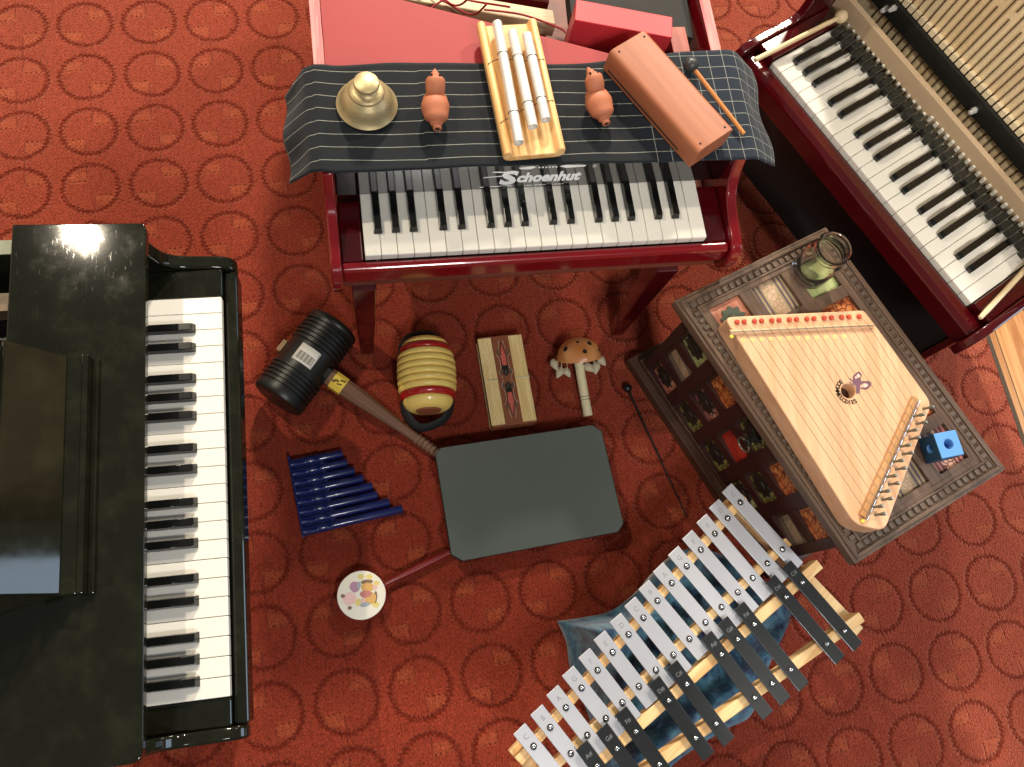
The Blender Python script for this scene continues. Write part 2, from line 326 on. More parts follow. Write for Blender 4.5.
# ---------------------------------------------------------------- setting: wooden floor and carpet
bm=NB(); box(bm,-2.6,2.8,-2.4,3.2,-.04,-.009); fl=link('floor',bm,M['floor']); fl.rotation_euler=(0,0,TH); fl['kind']='structure'
cp=thing('carpet','terracotta red carpet patterned with dark circles, covering most of the floor','carpet',(0,0,0),TH)
OX=-.7762*math.cos(TH)+1.2839*math.sin(TH); OY=.7762*math.sin(TH)+1.2839*math.cos(TH)
bm=NB(); x0,x1,y0,y1=-2.5-OX,1.303-OX,-2.3-OY,3.1-OY
box(bm,x0,x1,y0,y1,-.008,0); o=link('pile',bm,M['carpet'],cp); o.location=(OX,OY,0)
bm=NB(); box(bm,1.3031,1.315,-2.3,3.1,-.008,-.0005); link('edge_binding',bm,M['bind'],cp,bev=.002)['label']='dark brown edge binding'
wm=plain('cream_wall_paint','D8CFBE',.8,0,0,.03,8); tm=plain('white_trim_paint','E6E2D8',.4)
bm=NB(); box(bm,-2.72,-2.6,-2.4,3.2,-.04,2.9); wl=link('wall_left',bm,wm); wl.rotation_euler=(0,0,TH); wl['kind']='structure'
bm=NB(); box(bm,-2.5995,-2.582,-2.4,3.2,-.009,.12); wl=link('baseboard_left',bm,tm,None,False,.003); wl.rotation_euler=(0,0,TH); wl['kind']='structure'
# ---------------------------------------------------------------- shared keyboard
KP=.02336; WH=22
BL=[i for i in range(WH-1) if (i%7) not in (3,6)]      # F G A B C D E F ...
def keyboard(root,zt,length=.098,front=.014,bstart=.033,bend=.097,yo=0,xo=0,ks=1,steps=False):
    bm=NB(); extr(bm,[(0,zt-front),(length,zt-front),(length,zt),(.0015,zt),(0,zt-.0012)],0,.0004,KP-.0004); w0=link('white_key',bm,M['white'],root,bev=.0006,seg=1); w0.location=(xo,yo,0); w0.scale=(ks,1,1)
    for i in range(1,WH): share('white_key',w0,root,(i*KP*ks+xo,yo,0))
    bm=NB(); w=.0063; t=.0048; h=.0105
    A=[(-w,bstart),(w,bstart),(w,bend),(-w,bend)]; B=[(-t,bstart+.004),(t,bstart+.004),(t,bend),(-t,bend)]
    va=[bm.verts.new((p[0],p[1],zt+.0003)) for p in A]; vb=[bm.verts.new((p[0],p[1],zt+h)) for p in B]
    bm.faces.new(vb); bm.faces.new(va[::-1])
    for i in range(4): bm.faces.new((va[i],va[(i+1)%4],vb[(i+1)%4],vb[i]))
    if steps:
        bm.free(); bm=NB(); extr(bm,[(bstart,zt+.0003),(bend,zt+.0003),(bend,zt+.0062),(.082,zt+.0062),(.080,zt+h),(bstart+.006,zt+h),(bstart,zt+h*.7)],0,-w*.9,w*.9)
    b0=None
    for i in BL:
        g=i%7; off={0:-.002,1:0,2:.002,4:-.0018,5:.0018}[g]
        if b0 is None: b0=link('black_key',bm,M['bkey'],root,bev=.0008); b0.location=((i+1)*KP*ks+off+xo,yo,0)
        else: share('black_key',b0,root,((i+1)*KP*ks+off+xo,yo,0))
KL=KP*WH
def arm_panel(root,name,mat,x0,x1,prof,bev=.003):
    bm=NB(); extr(bm,prof,0,x0,x1); return link(name,bm,mat,root,True,bev,3,30)
# ================================================================= the red toy grand in the middle
a=at(363,258,.39); b_=at(706,239,.39); ang=frame(a,b_)
G=thing('toy_grand_piano','dark red toy baby grand piano standing on square legs under the navy pinstriped cloth','piano',(a.x,a.y,0),ang)
keyboard(G,.39,.106,xo=.003,yo=.003)
S1=smoothpath([(-.020,.322,0),(-.027,.352,0),(-.021,.378,0),(-.006,.389,0),(.02,.391,0),(.045,.397,0),(.065,.405,0),(.078,.419,0),(.087,.438,0),(.094,.460,0)],5)
prof=[(-.012,.31)]+[(p.x,p.y) for p in S1]+[(.11,.456),(.76,.456),(.76,.31)]
arm_panel(G,'side_panel',M['red'],-.046,-.031,prof)
prof2=[(-.012,.31)]+[(p.x,p.y) for p in S1]+[(.11,.456),(.50,.456),(.50,.31)]
arm_panel(G,'side_panel',M['red'],.556,.573,prof2)
bm=NB()     # curved tail wall of the body
cur=smoothpath([(.5645,.50,0),(.555,.60,0),(.47,.70,0),(.36,.76,0),(.25,.83,0),(.10,.86,0),(-.0385,.76,0)],8)
for p,q in zip(cur,cur[1:]):
    n_=(q-p).cross(Vector((0,0,1))).normalized()*.0075
    prism(bm,[p-n_,q-n_,q+n_,p+n_],.31,.456)
link('tail_wall',bm,M['red'],G,True)
bm=NB(); box(bm,-.046,-.031,.12,.76,.4562,.4572); link('rim_edge',bm,M['redwood'],G)['label']='raw pinkish wood edge of the rim'
bm=NB(); box(bm,.556,.573,.12,.50,.4562,.4572); link('rim_edge',bm,M['redwood'],G)['label']='raw pinkish wood edge of the rim'
bm=NB(); prism(bm,[(-.03,-.006),(.555,-.006),(.555,.50),(.47,.69),(.25,.81),(.10,.84),(-.03,.75)],.31,.333); link('bottom_board',bm,wood('brown_bottom_board','5E2A20','7E4030',.5,0,25),G)
bm=NB(); extr(bm,[(-.014,.340),(.0015,.340),(.0015,.374),(-.001,.378),(-.011,.378),(-.014,.372)],0,-.030,.555); link('key_slip',bm,M['red'],G,bev=.003,seg=3)
for x0,x1 in ((-.0305,.0015),(KL+.0045,.5555)):
    bm=NB(); box(bm,x0,x1,.002,.098,.334,.376); link('cheek_block',bm,M['mar'],G,bev=.003,seg=3)
bm=NB(); extr(bm,[(.0985,.393),(.112,.393),(.112,.4555),(.1025,.4555)],0,-.030,.555); link('fallboard',bm,M['glossblack'],G,bev=.001,seg=2)['label']='glossy black fallboard with silver lettering'
Mt=Matrix.Translation((.262,.1002,.4185))@Matrix.Rotation(R(86.3),4,'X')
o=text('lettering','choenhut',M['logo'],G,.031,Mt@Matrix.Translation((.016,0,0)),.0002,.0014,.12,.80); o['label']='silver lettering on the fallboard'
text('capital_letter','S',M['logo'],G,.044,Mt@Matrix.Translation((-.045,.000,0)),.0002,.002,.1,1.15)
bm=NB()
for q in (-.008,-.002,.004): box(bm,-.085,-.035+q,.0-.0165-q*0+q,-.0145+q,0,.0004) if False else None
prism(bm,[(-.086,-.020),(-.036,-.019),(-.040,-.0175),(-.084,-.0185)],0,.0004); prism(bm,[(-.082,.004),(-.040,.007),(-.042,.0085),(-.08,.006)],0,.0004); prism(bm,[(-.07,.0165),(-.036,.0135),(-.042,.016),(-.066,.019)],0,.0004)
prism(bm,[(-.032,.026),(-.012,.0285),(-.006,.026),(-.014,.0215),(-.03,.0225)],0,.0004); prism(bm,[(.068,.0265),(.036,.0285),(.028,.026),(.038,.0215),(.066,.0235)],0,.0004)
for k in range(6): box(bm,-.003+k*.005,-.0002+k*.005,.0235,.0262,0,.0004)
for k in range(12): box(bm,-.02+k*.006,-.0155+k*.006,-.0195,-.0185,0,.0004)
bm.transform(Mt); link('logo_ornament',bm,M['logo'],G)
text('trade_mark','®',M['logo'],G,.008,Mt@Matrix.Translation((.081,.0225,0)))
bm=NB(); prism(bm,[(-.0305,.1125),(.555,.1125),(.555,.231),(.382,.289),(.05,.398),(-.0305,.425)],.4435,.455); link('front_deck',bm,M['redmatte'],G,bev=.001)['label']='satin red front deck with a slanted back edge'
bm=NB(); prism(bm,[(-.030,.475),(.34,.397),(.34,.425),(-.030,.503)],.355,.385); link('inner_beam',bm,wood('pale_beam','B49A78','CBB492',.5,0,40),G,bev=.002)['label']='pale wooden beam inside the body'
bm=NB(); prism(bm,[(-.030,.53),(.34,.452),(.34,.52),(-.030,.60)],.345,.372); link('inner_beam',bm,M['mar'],G,bev=.002)['label']='dark red beam inside the body'
bm=NB(); prism(bm,[(.343,.334),(.491,.300),(.499,.338),(.351,.372)],.372,.47); link('red_block',bm,M['redbox'],G,bev=.0012)
bm=NB(); box(bm,.402,.418,.3335,.3345,.4702,.4706); box(bm,.385,.393,.342,.343,.4702,.4706); link('block_mark',bm,M['pinki'],G) if False else bm.free()
bm=NB(); prism(bm,[(.352,.376),(.545,.330),(.553,.47),(.36,.50)],.405,.432); link('iron_plate',bm,M['strap'],G,bev=.001)
bm=NB(); lathe(bm,[(.0035,0),(.0035,.003),(.0015,.005),(0,.005)],12,Matrix.Translation((.432,.381,.432))); link('screw',bm,M['chrome'],G,True)
bm=NB(); box(bm,.503,.531,.285,.345,.334,.44); link('inner_post',bm,wood('red_brown_post','94443A','B4685A',.5,1,40),G,bev=.001)
for pts in ([(.11,.47,.392),(.16,.43,.40),(.20,.40,.405),(.215,.375,.456)],[(.12,.50,.392),(.17,.42,.405),(.19,.385,.457)],[(.13,.41,.40),(.17,.435,.402),(.21,.42,.41),(.25,.37,.456)],[(.22,.405,.41),(.28,.395,.41),(.335,.37,.41),(.345,.36,.41)]):
    bm=NB(); tube(bm,smoothpath(pts,6),.0016,8); link('red_wire',bm,M['redcord'],G,True)
gi=G.matrix_basis=Matrix.Translation((a.x,a.y,0))@Matrix.Rotation(ang,4,'Z')
for x,y in ((-.001,.004),(.478,.004),(.26,.62)):
    bm=NB(); w=.0185; w2=.0115
    va=[bm.verts.new((x+s*w2,y+t*w2,0)) for s,t in ((-1,-1),(1,-1),(1,1),(-1,1))]; vb=[bm.verts.new((x+s*w,y+t*w,.3095)) for s,t in ((-1,-1),(1,-1),(1,1),(-1,1))]
    bm.faces.new(vb); bm.faces.new(va[::-1])
    for i in range(4): bm.faces.new((va[i],va[(i+1)%4],vb[(i+1)%4],vb[i]))
    link('leg',bm,M['mar'],G,bev=.002)
# cloth over the deck
def wob(x,y): return .0008*math.sin(x*37+y*20)+.0005*math.sin(x*71-y*33)
bm=NB(); uvl=bm.loops.layers.uv.new('UVMap'); nx,ny=150,36; grid=[]; uvs={}
xl,xr=-.050,.577
def drape(s):   # arc coordinate along the piano -> x, drop
    if s<xl:
        t=xl-s; r=.016
        if t<r*.95: a_=t/r; return xl-r*math.sin(a_),r*(1-math.cos(a_))
        a_=.95; t2=t-r*.95; return xl-r*math.sin(a_)-t2*math.cos(a_), r*(1-math.cos(a_))+t2*math.sin(a_)
    if s>xr:
        t=s-xr; r=.03
        if t<r*.7: a_=t/r; return xr+r*math.sin(a_),r*(1-math.cos(a_))
        a_=.7; t2=t-r*.7; return xr+r*math.sin(a_)+t2*math.cos(a_), r*(1-math.cos(a_))+t2*math.sin(a_)
    return s,0
for i in range(nx+1):
    row=[]
    for j in range(ny+1):
        s=-.118+(.646+.118)*i/nx; t=j/ny
        q_=min(1,max(0,(s-.30)/.22)); q_=q_*q_*(3-2*q_); e_=min(1,max(0,(-.02-s)/.05)); y=.0925+.002*math.sin(s*9) + t*(.1700+.018*q_+.010*e_+.003*math.sin(s*11+1))
        if s<-.03: y+=(-.03-s)*((1-t)*.20-t*.22)
        if s>.60: y+=(1-t)*.15*(s-.60)-t*.25*(s-.60)
        x,dp=drape(s); k=min(1,dp/.03)
        x+=k*.004*math.sin(t*9); z=.4632-dp+(wob(s,y) if dp==0 else .0)+.0012
        z+=.003*math.exp(-((s-xl)/.02)**2) if s>xl else 0
        row.append(bm.verts.new((x,y,z))); uvs[row[-1]]=(s,y+.012*math.sin(s*2.2)*(1 if s<.1 else .3))
    grid.append(row)
for i in range(nx):
    for j in range(ny):
        f=bm.faces.new((grid[i][j],grid[i+1][j],grid[i+1][j+1],grid[i][j+1]))
        for lp in f.loops: lp[uvl].uv=uvs[lp.vert]
cl=link('striped_cloth',bm,M['cloth'],None,True,ang=180); cl.location=(a.x,a.y,0); cl.rotation_euler=(0,0,ang)
md=cl.modifiers.new('thick','SOLIDIFY'); md.thickness=.0018; md.offset=-1
tag(cl,'navy blue cloth with thin white pinstripes draped over the red grand piano','cloth')
ZC=.4668   # cloth surface
# ================================================================= things on the cloth
p=at(367,105,ZC)
T=thing('brass_bell','aged brass hand bell with a flat round knob on the pinstriped cloth','bell',p)
bm=NB(); lathe(bm,[(.0385,.0),(.0415,.0005),(.0425,.0025),(.0400,.005),(.0372,.009),(.0350,.0145),(.0328,.0200),(.0290,.0255),(.0245,.0290),(.0238,.0300),(.0242,.0312),(.0228,.0330),(.0180,.0345),(.0145,.0360),(.0122,.0390),(.0120,.0425),(.0140,.0450)],48,None,0,False); link('bell_body',bm,M['brass'],T,True,ang=60)
bm=NB(); lathe(bm,[(.0140,.0445),(.0165,.0455),(.0175,.0475),(.0172,.0500),(.0160,.0512),(0,.0514)],40); k=link('knob',bm,M['brass'],T,True,ang=60)
def bird(px,py,rz,turn,label):
    p=at(px,py,ZC); T=thing('bird_ocarina',label,'ocarina',p,rz,'clay bird ocarinas'); T.scale=(1.22,1.22,1.15)
    bm=NB(); P=smoothpath([(.002,-.0265,.013),(.0015,-.0225,.0135),(.001,-.0155,.0155),(0,-.003,.0165),(0,.008,.0170),(turn*.002,.0125,.0215),(turn*.004,.0165,.0275),(turn*.006,.0215,.0310),(turn*.009,.0290,.0318),(turn*.012,.0365,.0330)],6)
    K=[.0040,.0075,.0138,.0162,.0138,.0106,.0112,.0112,.0052,.0008]; rr=[]
    for i in range(len(K)-1):
        for k in range(6):
            t=k/6; t=t*t*(3-2*t); rr.append(K[i]*(1-t)+K[i+1]*t)
    rr.append(K[-1]); tube(bm,P,rr,24,0); link('body',bm,M['clay'],T,True,ang=180)
    bm=NB(); 
    e=along((.0022,-.0270,.013),(.003,-.042,.013)); lathe(bm,[(.0045,-.003),(.0052,.0018),(.0046,.0028),(.0028,.0028),(.0026,-.002),(0,-.002)],20,e); link('mouthpiece',bm,M['clay'],T,True)
    bm=NB(); ball(bm,(.0024,-.0283,.013),.0025,0,12); link('blow_hole',bm,M['dark'],T,True)
    for s in (-1,1):
        bm=NB(); ball(bm,(turn*.008+s*.0046,.0230,.0404),.0015,0,10); link('eye',bm,M['dark'],T,True)
bird(434.5,113,R(2),-.1,'brown clay bird ocarina beside the brass bell, its beak pointing straight away')
bird(595,109,R(15),-.5,'brown clay bird ocarina between the bar chime and the wood block, its head turned')
# bar chime
c0=at(503,160,ZC); c1=at(562,155,ZC); ca=frame(c0,c1); cm=(c0+c1)/2; yy=math.cos
T=thing('bar_chime','pale wooden bar chime holding three silver tubes, on the middle of the pinstriped cloth','chime',(cm.x,cm.y,ZC),ca)
w=.0445; L=.217
pr=[(-w,.008),(-w+.004,.002),(-w+.012,0),(w-.012,0),(w-.004,.002),(w,.008),(w,.0175),(w-.003,.021),(w-.008,.0215),(w-.0115,.018),(w-.0135,.0105),(-w+.0135,.0105),(-w+.0115,.018),(-w+.008,.0215),(-w+.003,.021),(-w,.0175)]
bm=NB(); extr(bm,pr,1,-.003,L); link('wooden_base',bm,M['ash'],T,True,.0015,2,50)
invT=(Matrix.Translation((cm.x,cm.y,ZC))@Matrix.Rotation(ca,4,'Z')).inverted()
zc=.0270; rt=.0072; cords=[]
for (ax,ay,bx,by) in ((497,23,519,143),(512.5,32,533,127),(527,35,546,120)):
    P0=invT@at(ax,ay,ZC+zc); P1=invT@at(bx,by,ZC+zc)
    d=(P1-P0).normalized(); bm=NB(); Lt=(P1-P0).length
    lathe(bm,[(rt-.0008,.0008),(rt,0),(rt,Lt),(rt-.0008,Lt-.0),(rt-.0012,Lt-.004),(0,Lt-.004)],28,along(P0,P1)); tb=link('tube',bm,M['alu'],T,True)
    for t in (.27,.76):
        c=P0.lerp(P1,t); cords.append((t,c))
        bm=NB(); lathe(bm,[(rt+.0001,-.0006),(rt+.0009,0),(rt+.0001,.0006)],24,along(c,c+d),0,False); k=link('cord_loop',bm,M['cord'],tb,True)
for t in (.27,.76):
    q=[c for tt,c in cords if tt==t]
    P=[(-w+.0005,q[0].y-.012+.0,.013),(-w+.004,q[0].y-.010,.0222),(-w+.011,q[0].y-.005,.020)]
    for c in q: P.append((c.x,c.y,zc-rt-.0008))
    P+=[(w-.011,q[2].y+.001,.020),(w-.004,q[2].y+.000,.0222),(w-.0005,q[2].y-.001,.013)]
    bm=NB(); tube(bm,P,.0006,6); link('cord',bm,M['cord'],T,True)
# wood block
zt=.51; A=at(610,47,zt); B=at(646,31,zt); C=at(736,126,zt); D=at(698,153,zt); cen=(A+B+C+D)/4
ux=((D-A)+(C-B)).normalized(); wa=math.atan2(ux.y,ux.x); lx=((D-A).length+(C-B).length)/2; ly=((B-A).length+(C-D).length)/2
T=thing('wood_block','orange varnished wood block with rounded long edges lying across the pinstriped cloth','wood block',(cen.x,cen.y,ZC),wa)
bm=NB(); hh=zt-ZC-.0015; extr(bm,[(p.x,p.y) for p in rounded([(-ly/2,0),(ly/2,0),(ly/2,hh),(-ly/2,hh)],[.003,.003,.008,.008])],0,-lx/2,lx/2); o=link('body',bm,wood('orange_varnished_block','96563A','A86848',.45,0,24,0),T,True,.0012,2,40); 
for s in (-1,1):
    bm=NB(); box(bm,-lx/2+.010,lx/2-.03,s*ly/2-.0006,s*ly/2+.0003,.008,.0105); link('resonance_slot',bm,M['dark'],T)
    for t in (-1,1):
        bm=NB(); lathe(bm,[(.0018,0),(.0018,.0006),(0,.0006)],12,Matrix.Translation((s*(lx/2-.009),t*(ly/2-.011),hh-.0003))); link('nail_hole',bm,M['dark'],T)
def mallet(name,p,q,rs,rb,label,ms,mb,cat='mallet',sc=(1,1,1),r2=None):
    T=thing(name,label,cat,(p.x,p.y,p.z),frame(p,q)); Mi=(Matrix.Translation(p)@Matrix.Rotation(frame(p,q),4,'Z')).inverted(); e=Mi@q
    bm=NB(); rod(bm,(0,0,0),e,rs,r2 or rs,14); link('stick',bm,ms,T,True,.0003)
    bm=NB(); ball(bm,(0,0,0),rb,0,24,sc); link('head',bm,mb,T,True); return T
mallet('ball_mallet',at(691,65,ZC+.0115),at(744,134,ZC+.0035),.0033,.0115,'wood block beater with a dark grey ball head, beside the orange wood block','%s' and M['sticko'],M['ball'])
# ================================================================= black toy piano on the left
a=at(224,705,.40); b_=at(216,297,.40); ang=frame(a,b_)
B=thing('toy_grand_piano','glossy black toy piano at the left edge with a folded lid and a music rest','piano',(a.x,a.y,0),ang)
keyboard(B,.40,.12,bend=.115,yo=-.007,xo=.0085,ks=.991)
S2=smoothpath([(-.022,.350,0),(-.025,.378,0),(-.016,.393,0),(.005,.399,0),(.035,.402,0),(.052,.407,0),(.064,.419,0),(.071,.438,0),(.080,.463,0)],5)
prof=[(-.016,.33)]+[(p.x,p.y) for p in S2]+[(.75,.463),(.75,.33)]
arm_panel(B,'side_panel',M['black'],.561,.580,prof,.004); arm_panel(B,'side_panel',M['black'],-.041,-.025,prof,.004)
bm=NB(); extr(bm,[(-.026,.345),(-.008,.345),(-.008,.381),(-.010,.386),(-.023,.386),(-.026,.382)],0,-.0245,.5605); link('key_slip',bm,M['black'],B,bev=.003,seg=3)
for x0,x1 in ((-.0245,.0075),(KL+.005,.5605)):
    bm=NB(); box(bm,x0,x1,-.0078,.20,.345,.397); link('cheek_block',bm,M['black'],B,bev=.003,seg=3)
bm=NB(); extr(bm,[(.112,.403),(.125,.403),(.125,.4625),(.112,.4625)],0,-.0245,.5605); link('fallboard',bm,M['glossblack'],B)
bm=NB(); prism(bm,rounded([(-.044,.070),(.590,.070),(.594,.2265),(-.047,.2265)],[.014,.010,.002,.002]),.4635,.478); link('lid_flap',bm,M['black'],B,True,.005,4,50)['label']='black folded front lid with fine scratches and a rounded edge'
bm=NB(); box(bm,-.0245,.5605,-.0078,.745,.33,.3449); link('bottom_board',bm,M['blackpaint'],B)
bm=NB(); box(bm,-.041,.580,.75,.766,.33,.463); link('tail_wall',bm,M['black'],B,bev=.002)
bm=NB(); box(bm,.50,.524,.229,.749,.40,.43); link('inner_rail',bm,wood('brown_inner_rail','6E5A40','8A7454',.5,1,40),B)['label']='brown wooden rail inside the body'
bm=NB(); box(bm,.561,.580,.2275,.749,.4632,.4642); link('rim_edge',bm,plain('lit_black_rim','7C806C',.5),B)['label']='black rim of the open body, its light painted in grey'  # light on top of the black rim painted in as grey-green
bm=NB(); box(bm,.136,.41,.1275,.1345,.4782,.500); box(bm,.136,.41,.1345,.158,.4782,.4985); box(bm,.136,.41,.1205,.1275,.4782,.484); link('music_ledge',bm,M['black'],B,bev=.0012)
bm=NB(); extr(bm,[(.157,.4785),(.166,.4785),(.300,.655),(.291,.661)],0,.137,.41); extr(bm,[(.150,.4995),(.1565,.4995),(.20,.556),(.195,.560)],0,.137,.41); link('music_rest',bm,M['black'],B,bev=.0015)
for x,y in ((.02,.05),(.515,.05),(.27,.65)):
    bm=NB(); prism(bm,[(x-.018,y-.018),(x+.018,y-.018),(x+.018,y+.018),(x-.018,y+.018)],0,.3295); link('leg',bm,M['black'],B,bev=.002)
# ================================================================= red upright toy piano, top right
a=at(772.5,62,.37); b_=at(971,302,.37); ang=frame(a,b_)
U=thing('toy_upright_piano','maroon toy upright piano at the top right with its upper panel taken off','piano',(a.x,a.y,0),ang)
keyboard(U,.37,.165,.014,.032,.135,steps=True)
S3=smoothpath([(-.045,.318,0),(-.046,.345,0),(-.038,.366,0),(-.018,.379,0),(.02,.381,0),(.06,.381,0),(.085,.385,0),(.092,.41,0),(.094,.50,0)],5)
prof=[(.05,.10),(.03,.30)]+[(p.x,p.y) for p in S3]+[(.095,.74),(.27,.74),(.27,.0),(.095,.0),(.09,.10)]
prof=[(.095,.0),(.095,.29),(-.02,.315)]+[(p.x,p.y) for p in S3]+[(.095,.74),(.27,.74),(.27,.0)]
arm_panel(U,'side_panel',M['mar'],-.052,-.037,prof); arm_panel(U,'side_panel',M['mar'],.553,.568,prof)
bm=NB(); extr(bm,[(-.030,.315),(-.001,.315),(-.001,.353),(-.004,.360),(-.022,.360),(-.030,.352)],0,-.0365,.5525); link('key_slip',bm,M['mar'],U,bev=.002,seg=3)
bm=NB(); box(bm,-.0365,.5525,-.0005,.165,.315,.35); link('key_bed',bm,M['mar'],U)
bm=NB(); box(bm,-.0365,.5525,.100,.112,.0,.3145); link('lower_panel',bm,M['strap'],U)  # red panel in shadow, its shade put in as near-black colour
for x0,x1 in ((-.0365,-.002),(KL+.002,.5525)):
    bm=NB(); box(bm,x0,x1,-.0005,.165,.3505,.3755); link('cheek_block',bm,M['mar'],U,bev=.002)
bm=NB(); extr(bm,[(.170,.375),(.179,.375),(.179,.412),(.170,.410)],0,-.0365,.5525); link('hammer_rail',bm,M['beige'],U,bev=.001)['label']='beige wooden rail behind the keys'
bm=NB(); box(bm,-.0365,.5525,.222,.236,.30,.735); link('sound_board',bm,M['cream'],U)['label']='cream wooden back board'
bm=NB(); box(bm,-.0365,.5525,.208,.2165,.407,.441); link('iron_bar',bm,M['iron'],U,bev=.0015)
bm=NB(); box(bm,-.0365,.5525,.2368,.262,.0,.735); link('back_panel',bm,M['mar'],U)
for x,z in ((.034,.421),(.044,.433),(.262,.421),(.48,.426)):
    bm=NB(); lathe(bm,[(.0055,0),(.0055,.005),(.0045,.006),(.0045,.012),(.003,.014),(0,.0145)],6,along((x,.2078,z),(x,.10,z))); link('bolt',bm,M['alu'],U,True)
for i in range(37):
    x=.012+i*.0135
    bm=NB(); box(bm,x-.0052,x+.0052,.214,.2218,.4415,.4535); link('cream_block',bm,plain('pale_cream_block','E4D2AE',.6) if i==0 else bpy.data.materials['pale_cream_block'],U,bev=.0006)
    bm=NB(); rod(bm,(x+.0068,.2205,.305),(x+.0068,.2205,.4065),.0011,None,8); rod(bm,(x+.0068,.2205,.4415),(x+.0068,.2205,.555 if i%2 else .70),.0010,None,8)
    if i%2: rod(bm,(x+.0068,.2205,.57),(x+.0068,.2205,.70),.0010,None,8)
    link('chime_rod',bm,plain('dark_bronze_rod','5A4024',.45,.5) if i==0 else bpy.data.materials['dark_bronze_rod'],U,True)
    bm=NB(); sg=.006 if i%2 else 0; box(bm,x-.0054,x+.0054,.131+sg,.150+sg,.3702,.384); box(bm,x-.0050,x+.0050,.150+sg,.158+sg,.3702,.379); h=link('hammer',bm,M['hammer'],U,bev=.001)
    bm=NB(); box(bm,x-.0032,x+.0032,.1650,.1692,.374,.380 if i<16 else .3865); link('felt_tip',bm,M['felt'],h,bev=.0012)
    bm=NB(); rod(bm,(x+.0062,.118,.374),(x+.0062,.158,.392),.0006,None,6); link('wire',bm,M['wire'],h,True)
mallet('ball_mallet',at(841,16.5,.3965),at(755,60,.381),.0042,.0115,'pale wooden ball-headed mallet resting on the upright piano beyond its lowest key',M['stickp'],M['stickp'],'mallet')
p=at(980,318,.3815); q=at(1034,260,.3815)
T=thing('drumstick','pale wooden stick resting on the upright piano beyond its highest key','stick',p,frame(p,q))
bm=NB(); L=(q-p).length; lathe(bm,[(.0028,0),(.0038,.002),(.0045,.02),(.0045,L),(0,L+.003)],14,along((0,0,0),(1,0,0))); link('stick',bm,M['stickp'],T,True) 
# ================================================================= carved cabinet
HT=.31; a=at(675,300,HT); b_=at(823,228,HT); ang=frame(a,b_); CW=.312; CL=.478
K=thing('carved_cabinet','carved brown wooden cabinet with painted floral panels, under the wooden zither','cabinet',(a.x,a.y,0),ang)
# local: x 0..CW, y 0..-CL, sides inset
SK=.030/.47
def sk(x,y): return (x+(-y)*.055,y)          # the top is very slightly out of square
def ring(bm,o,i,z0,z1):
    P=[(o,-o),(CW-o,-o),(CW-o,-CL+o),(o,-CL+o)]; Q=[(i,-i),(CW-i,-i),(CW-i,-CL+i),(i,-CL+i)]
    for k in range(4):
        prism(bm,[sk(*P[k]),sk(*P[(k+1)%4]),sk(*Q[(k+1)%4]),sk(*Q[k])],z0,z1)
bm=NB(); ring(bm,0,.006,HT-.022,HT-.003); ring(bm,.0055,.0115,HT-.02,HT); ring(bm,.011,.014,HT-.02,HT-.003); ring(bm,.0135,.0255,HT-.02,HT-.0045); ring(bm,.025,.029,HT-.02,HT); ring(bm,.0285,.037,HT-.02,HT-.002)
link('top_moulding',bm,M['walnut'],K,bev=.0012)
bm=NB()
def dent(x,y,lx,ly): prism(bm,[sk(x-lx,y-ly),sk(x+lx,y-ly),sk(x+lx,y+ly),sk(x-lx,y+ly)],HT-.0046,HT-.0005)
n=22
for i in range(n):
    x=.022+(CW-.044)*i/(n-1); dent(x,-.0195,.0036,.0048); dent(x,-CL+.0195,.0036,.0048)
n=34
for i in range(1,n-1):
    y=-.022-(CL-.044)*i/(n-1); dent(.0195,y,.0048,.0036); dent(CW-.0195,y,.0048,.0036)
link('bead_trim',bm,plain('greyish_bead_trim','5E4F43',.5),K,bev=.001)
xs=[(.042,.102),(.125,.187),(.210,.270)]; ys=[(-.036-.0835*k,-.036-.0835*k-.063) for k in range(5)]
bm=NB(); gx=[.036]+[v for q in xs for v in q]+[CW-.036]; 
for k in range(0,len(gx),2): prism(bm,[sk(gx[k],-.036),sk(gx[k+1],-.036),sk(gx[k+1],-CL+.036),sk(gx[k],-CL+.036)],HT-.02,HT-.003)
gy=[v for q in ys for v in q]+[-CL+.036]
for (x0,x1) in xs:
    for k in range(1,len(gy)-1,2): 
        prism(bm,[sk(x0,gy[k]),sk(x1,gy[k]),sk(x1,gy[k+1]),sk(x0,gy[k+1])],HT-.02,HT-.0032)
link('lattice',bm,M['walnut'],K,bev=.0008)
TOPP=[[0,1,2],[4,6,3],[3,0,4],[1,3,3],[3,1,6]]
def flower(root,cx,cy,z,r,mat,vert=False):
    bm=NB(); pts=[]
    for k in range(60):
        t=2*math.pi*k/60; rr=r*(1+.13*math.cos(9*t)); pts.append((rr*math.cos(t),rr*math.sin(t)))
    prism(bm,pts,0,.0025)
    lathe(bm,[(r*.42,.0024),(r*.36,.0042),(0,.0048)],20)
    Mx=Matrix.Translation((cx,cy,z))
    if vert: Mx=Mx@Matrix.Rotation(R(-90),4,'Y')
    bm.transform(Mx); return link('carved_flower',bm,mat,root,False,.0005)
for r,(y0,y1) in enumerate(ys):
    for c,(x0,x1) in enumerate(xs):
        k=TOPP[r][c]; cx,cy=sk((x0+x1)/2,(y0+y1)/2)
        bm=NB(); hx=(x1-x0)/2+.001; hy=(y0-y1)/2+.001; box(bm,-hx,hx,-hy,hy,-.003,.0); o=link('inlay_panel',bm,PAN[k],K); o.location=(cx,cy,HT-.010)
        if k in(0,4): flower(K,cx,cy,HT-.0098,.020,M['motif'] if k==0 else M['motifd'])
IN=.026
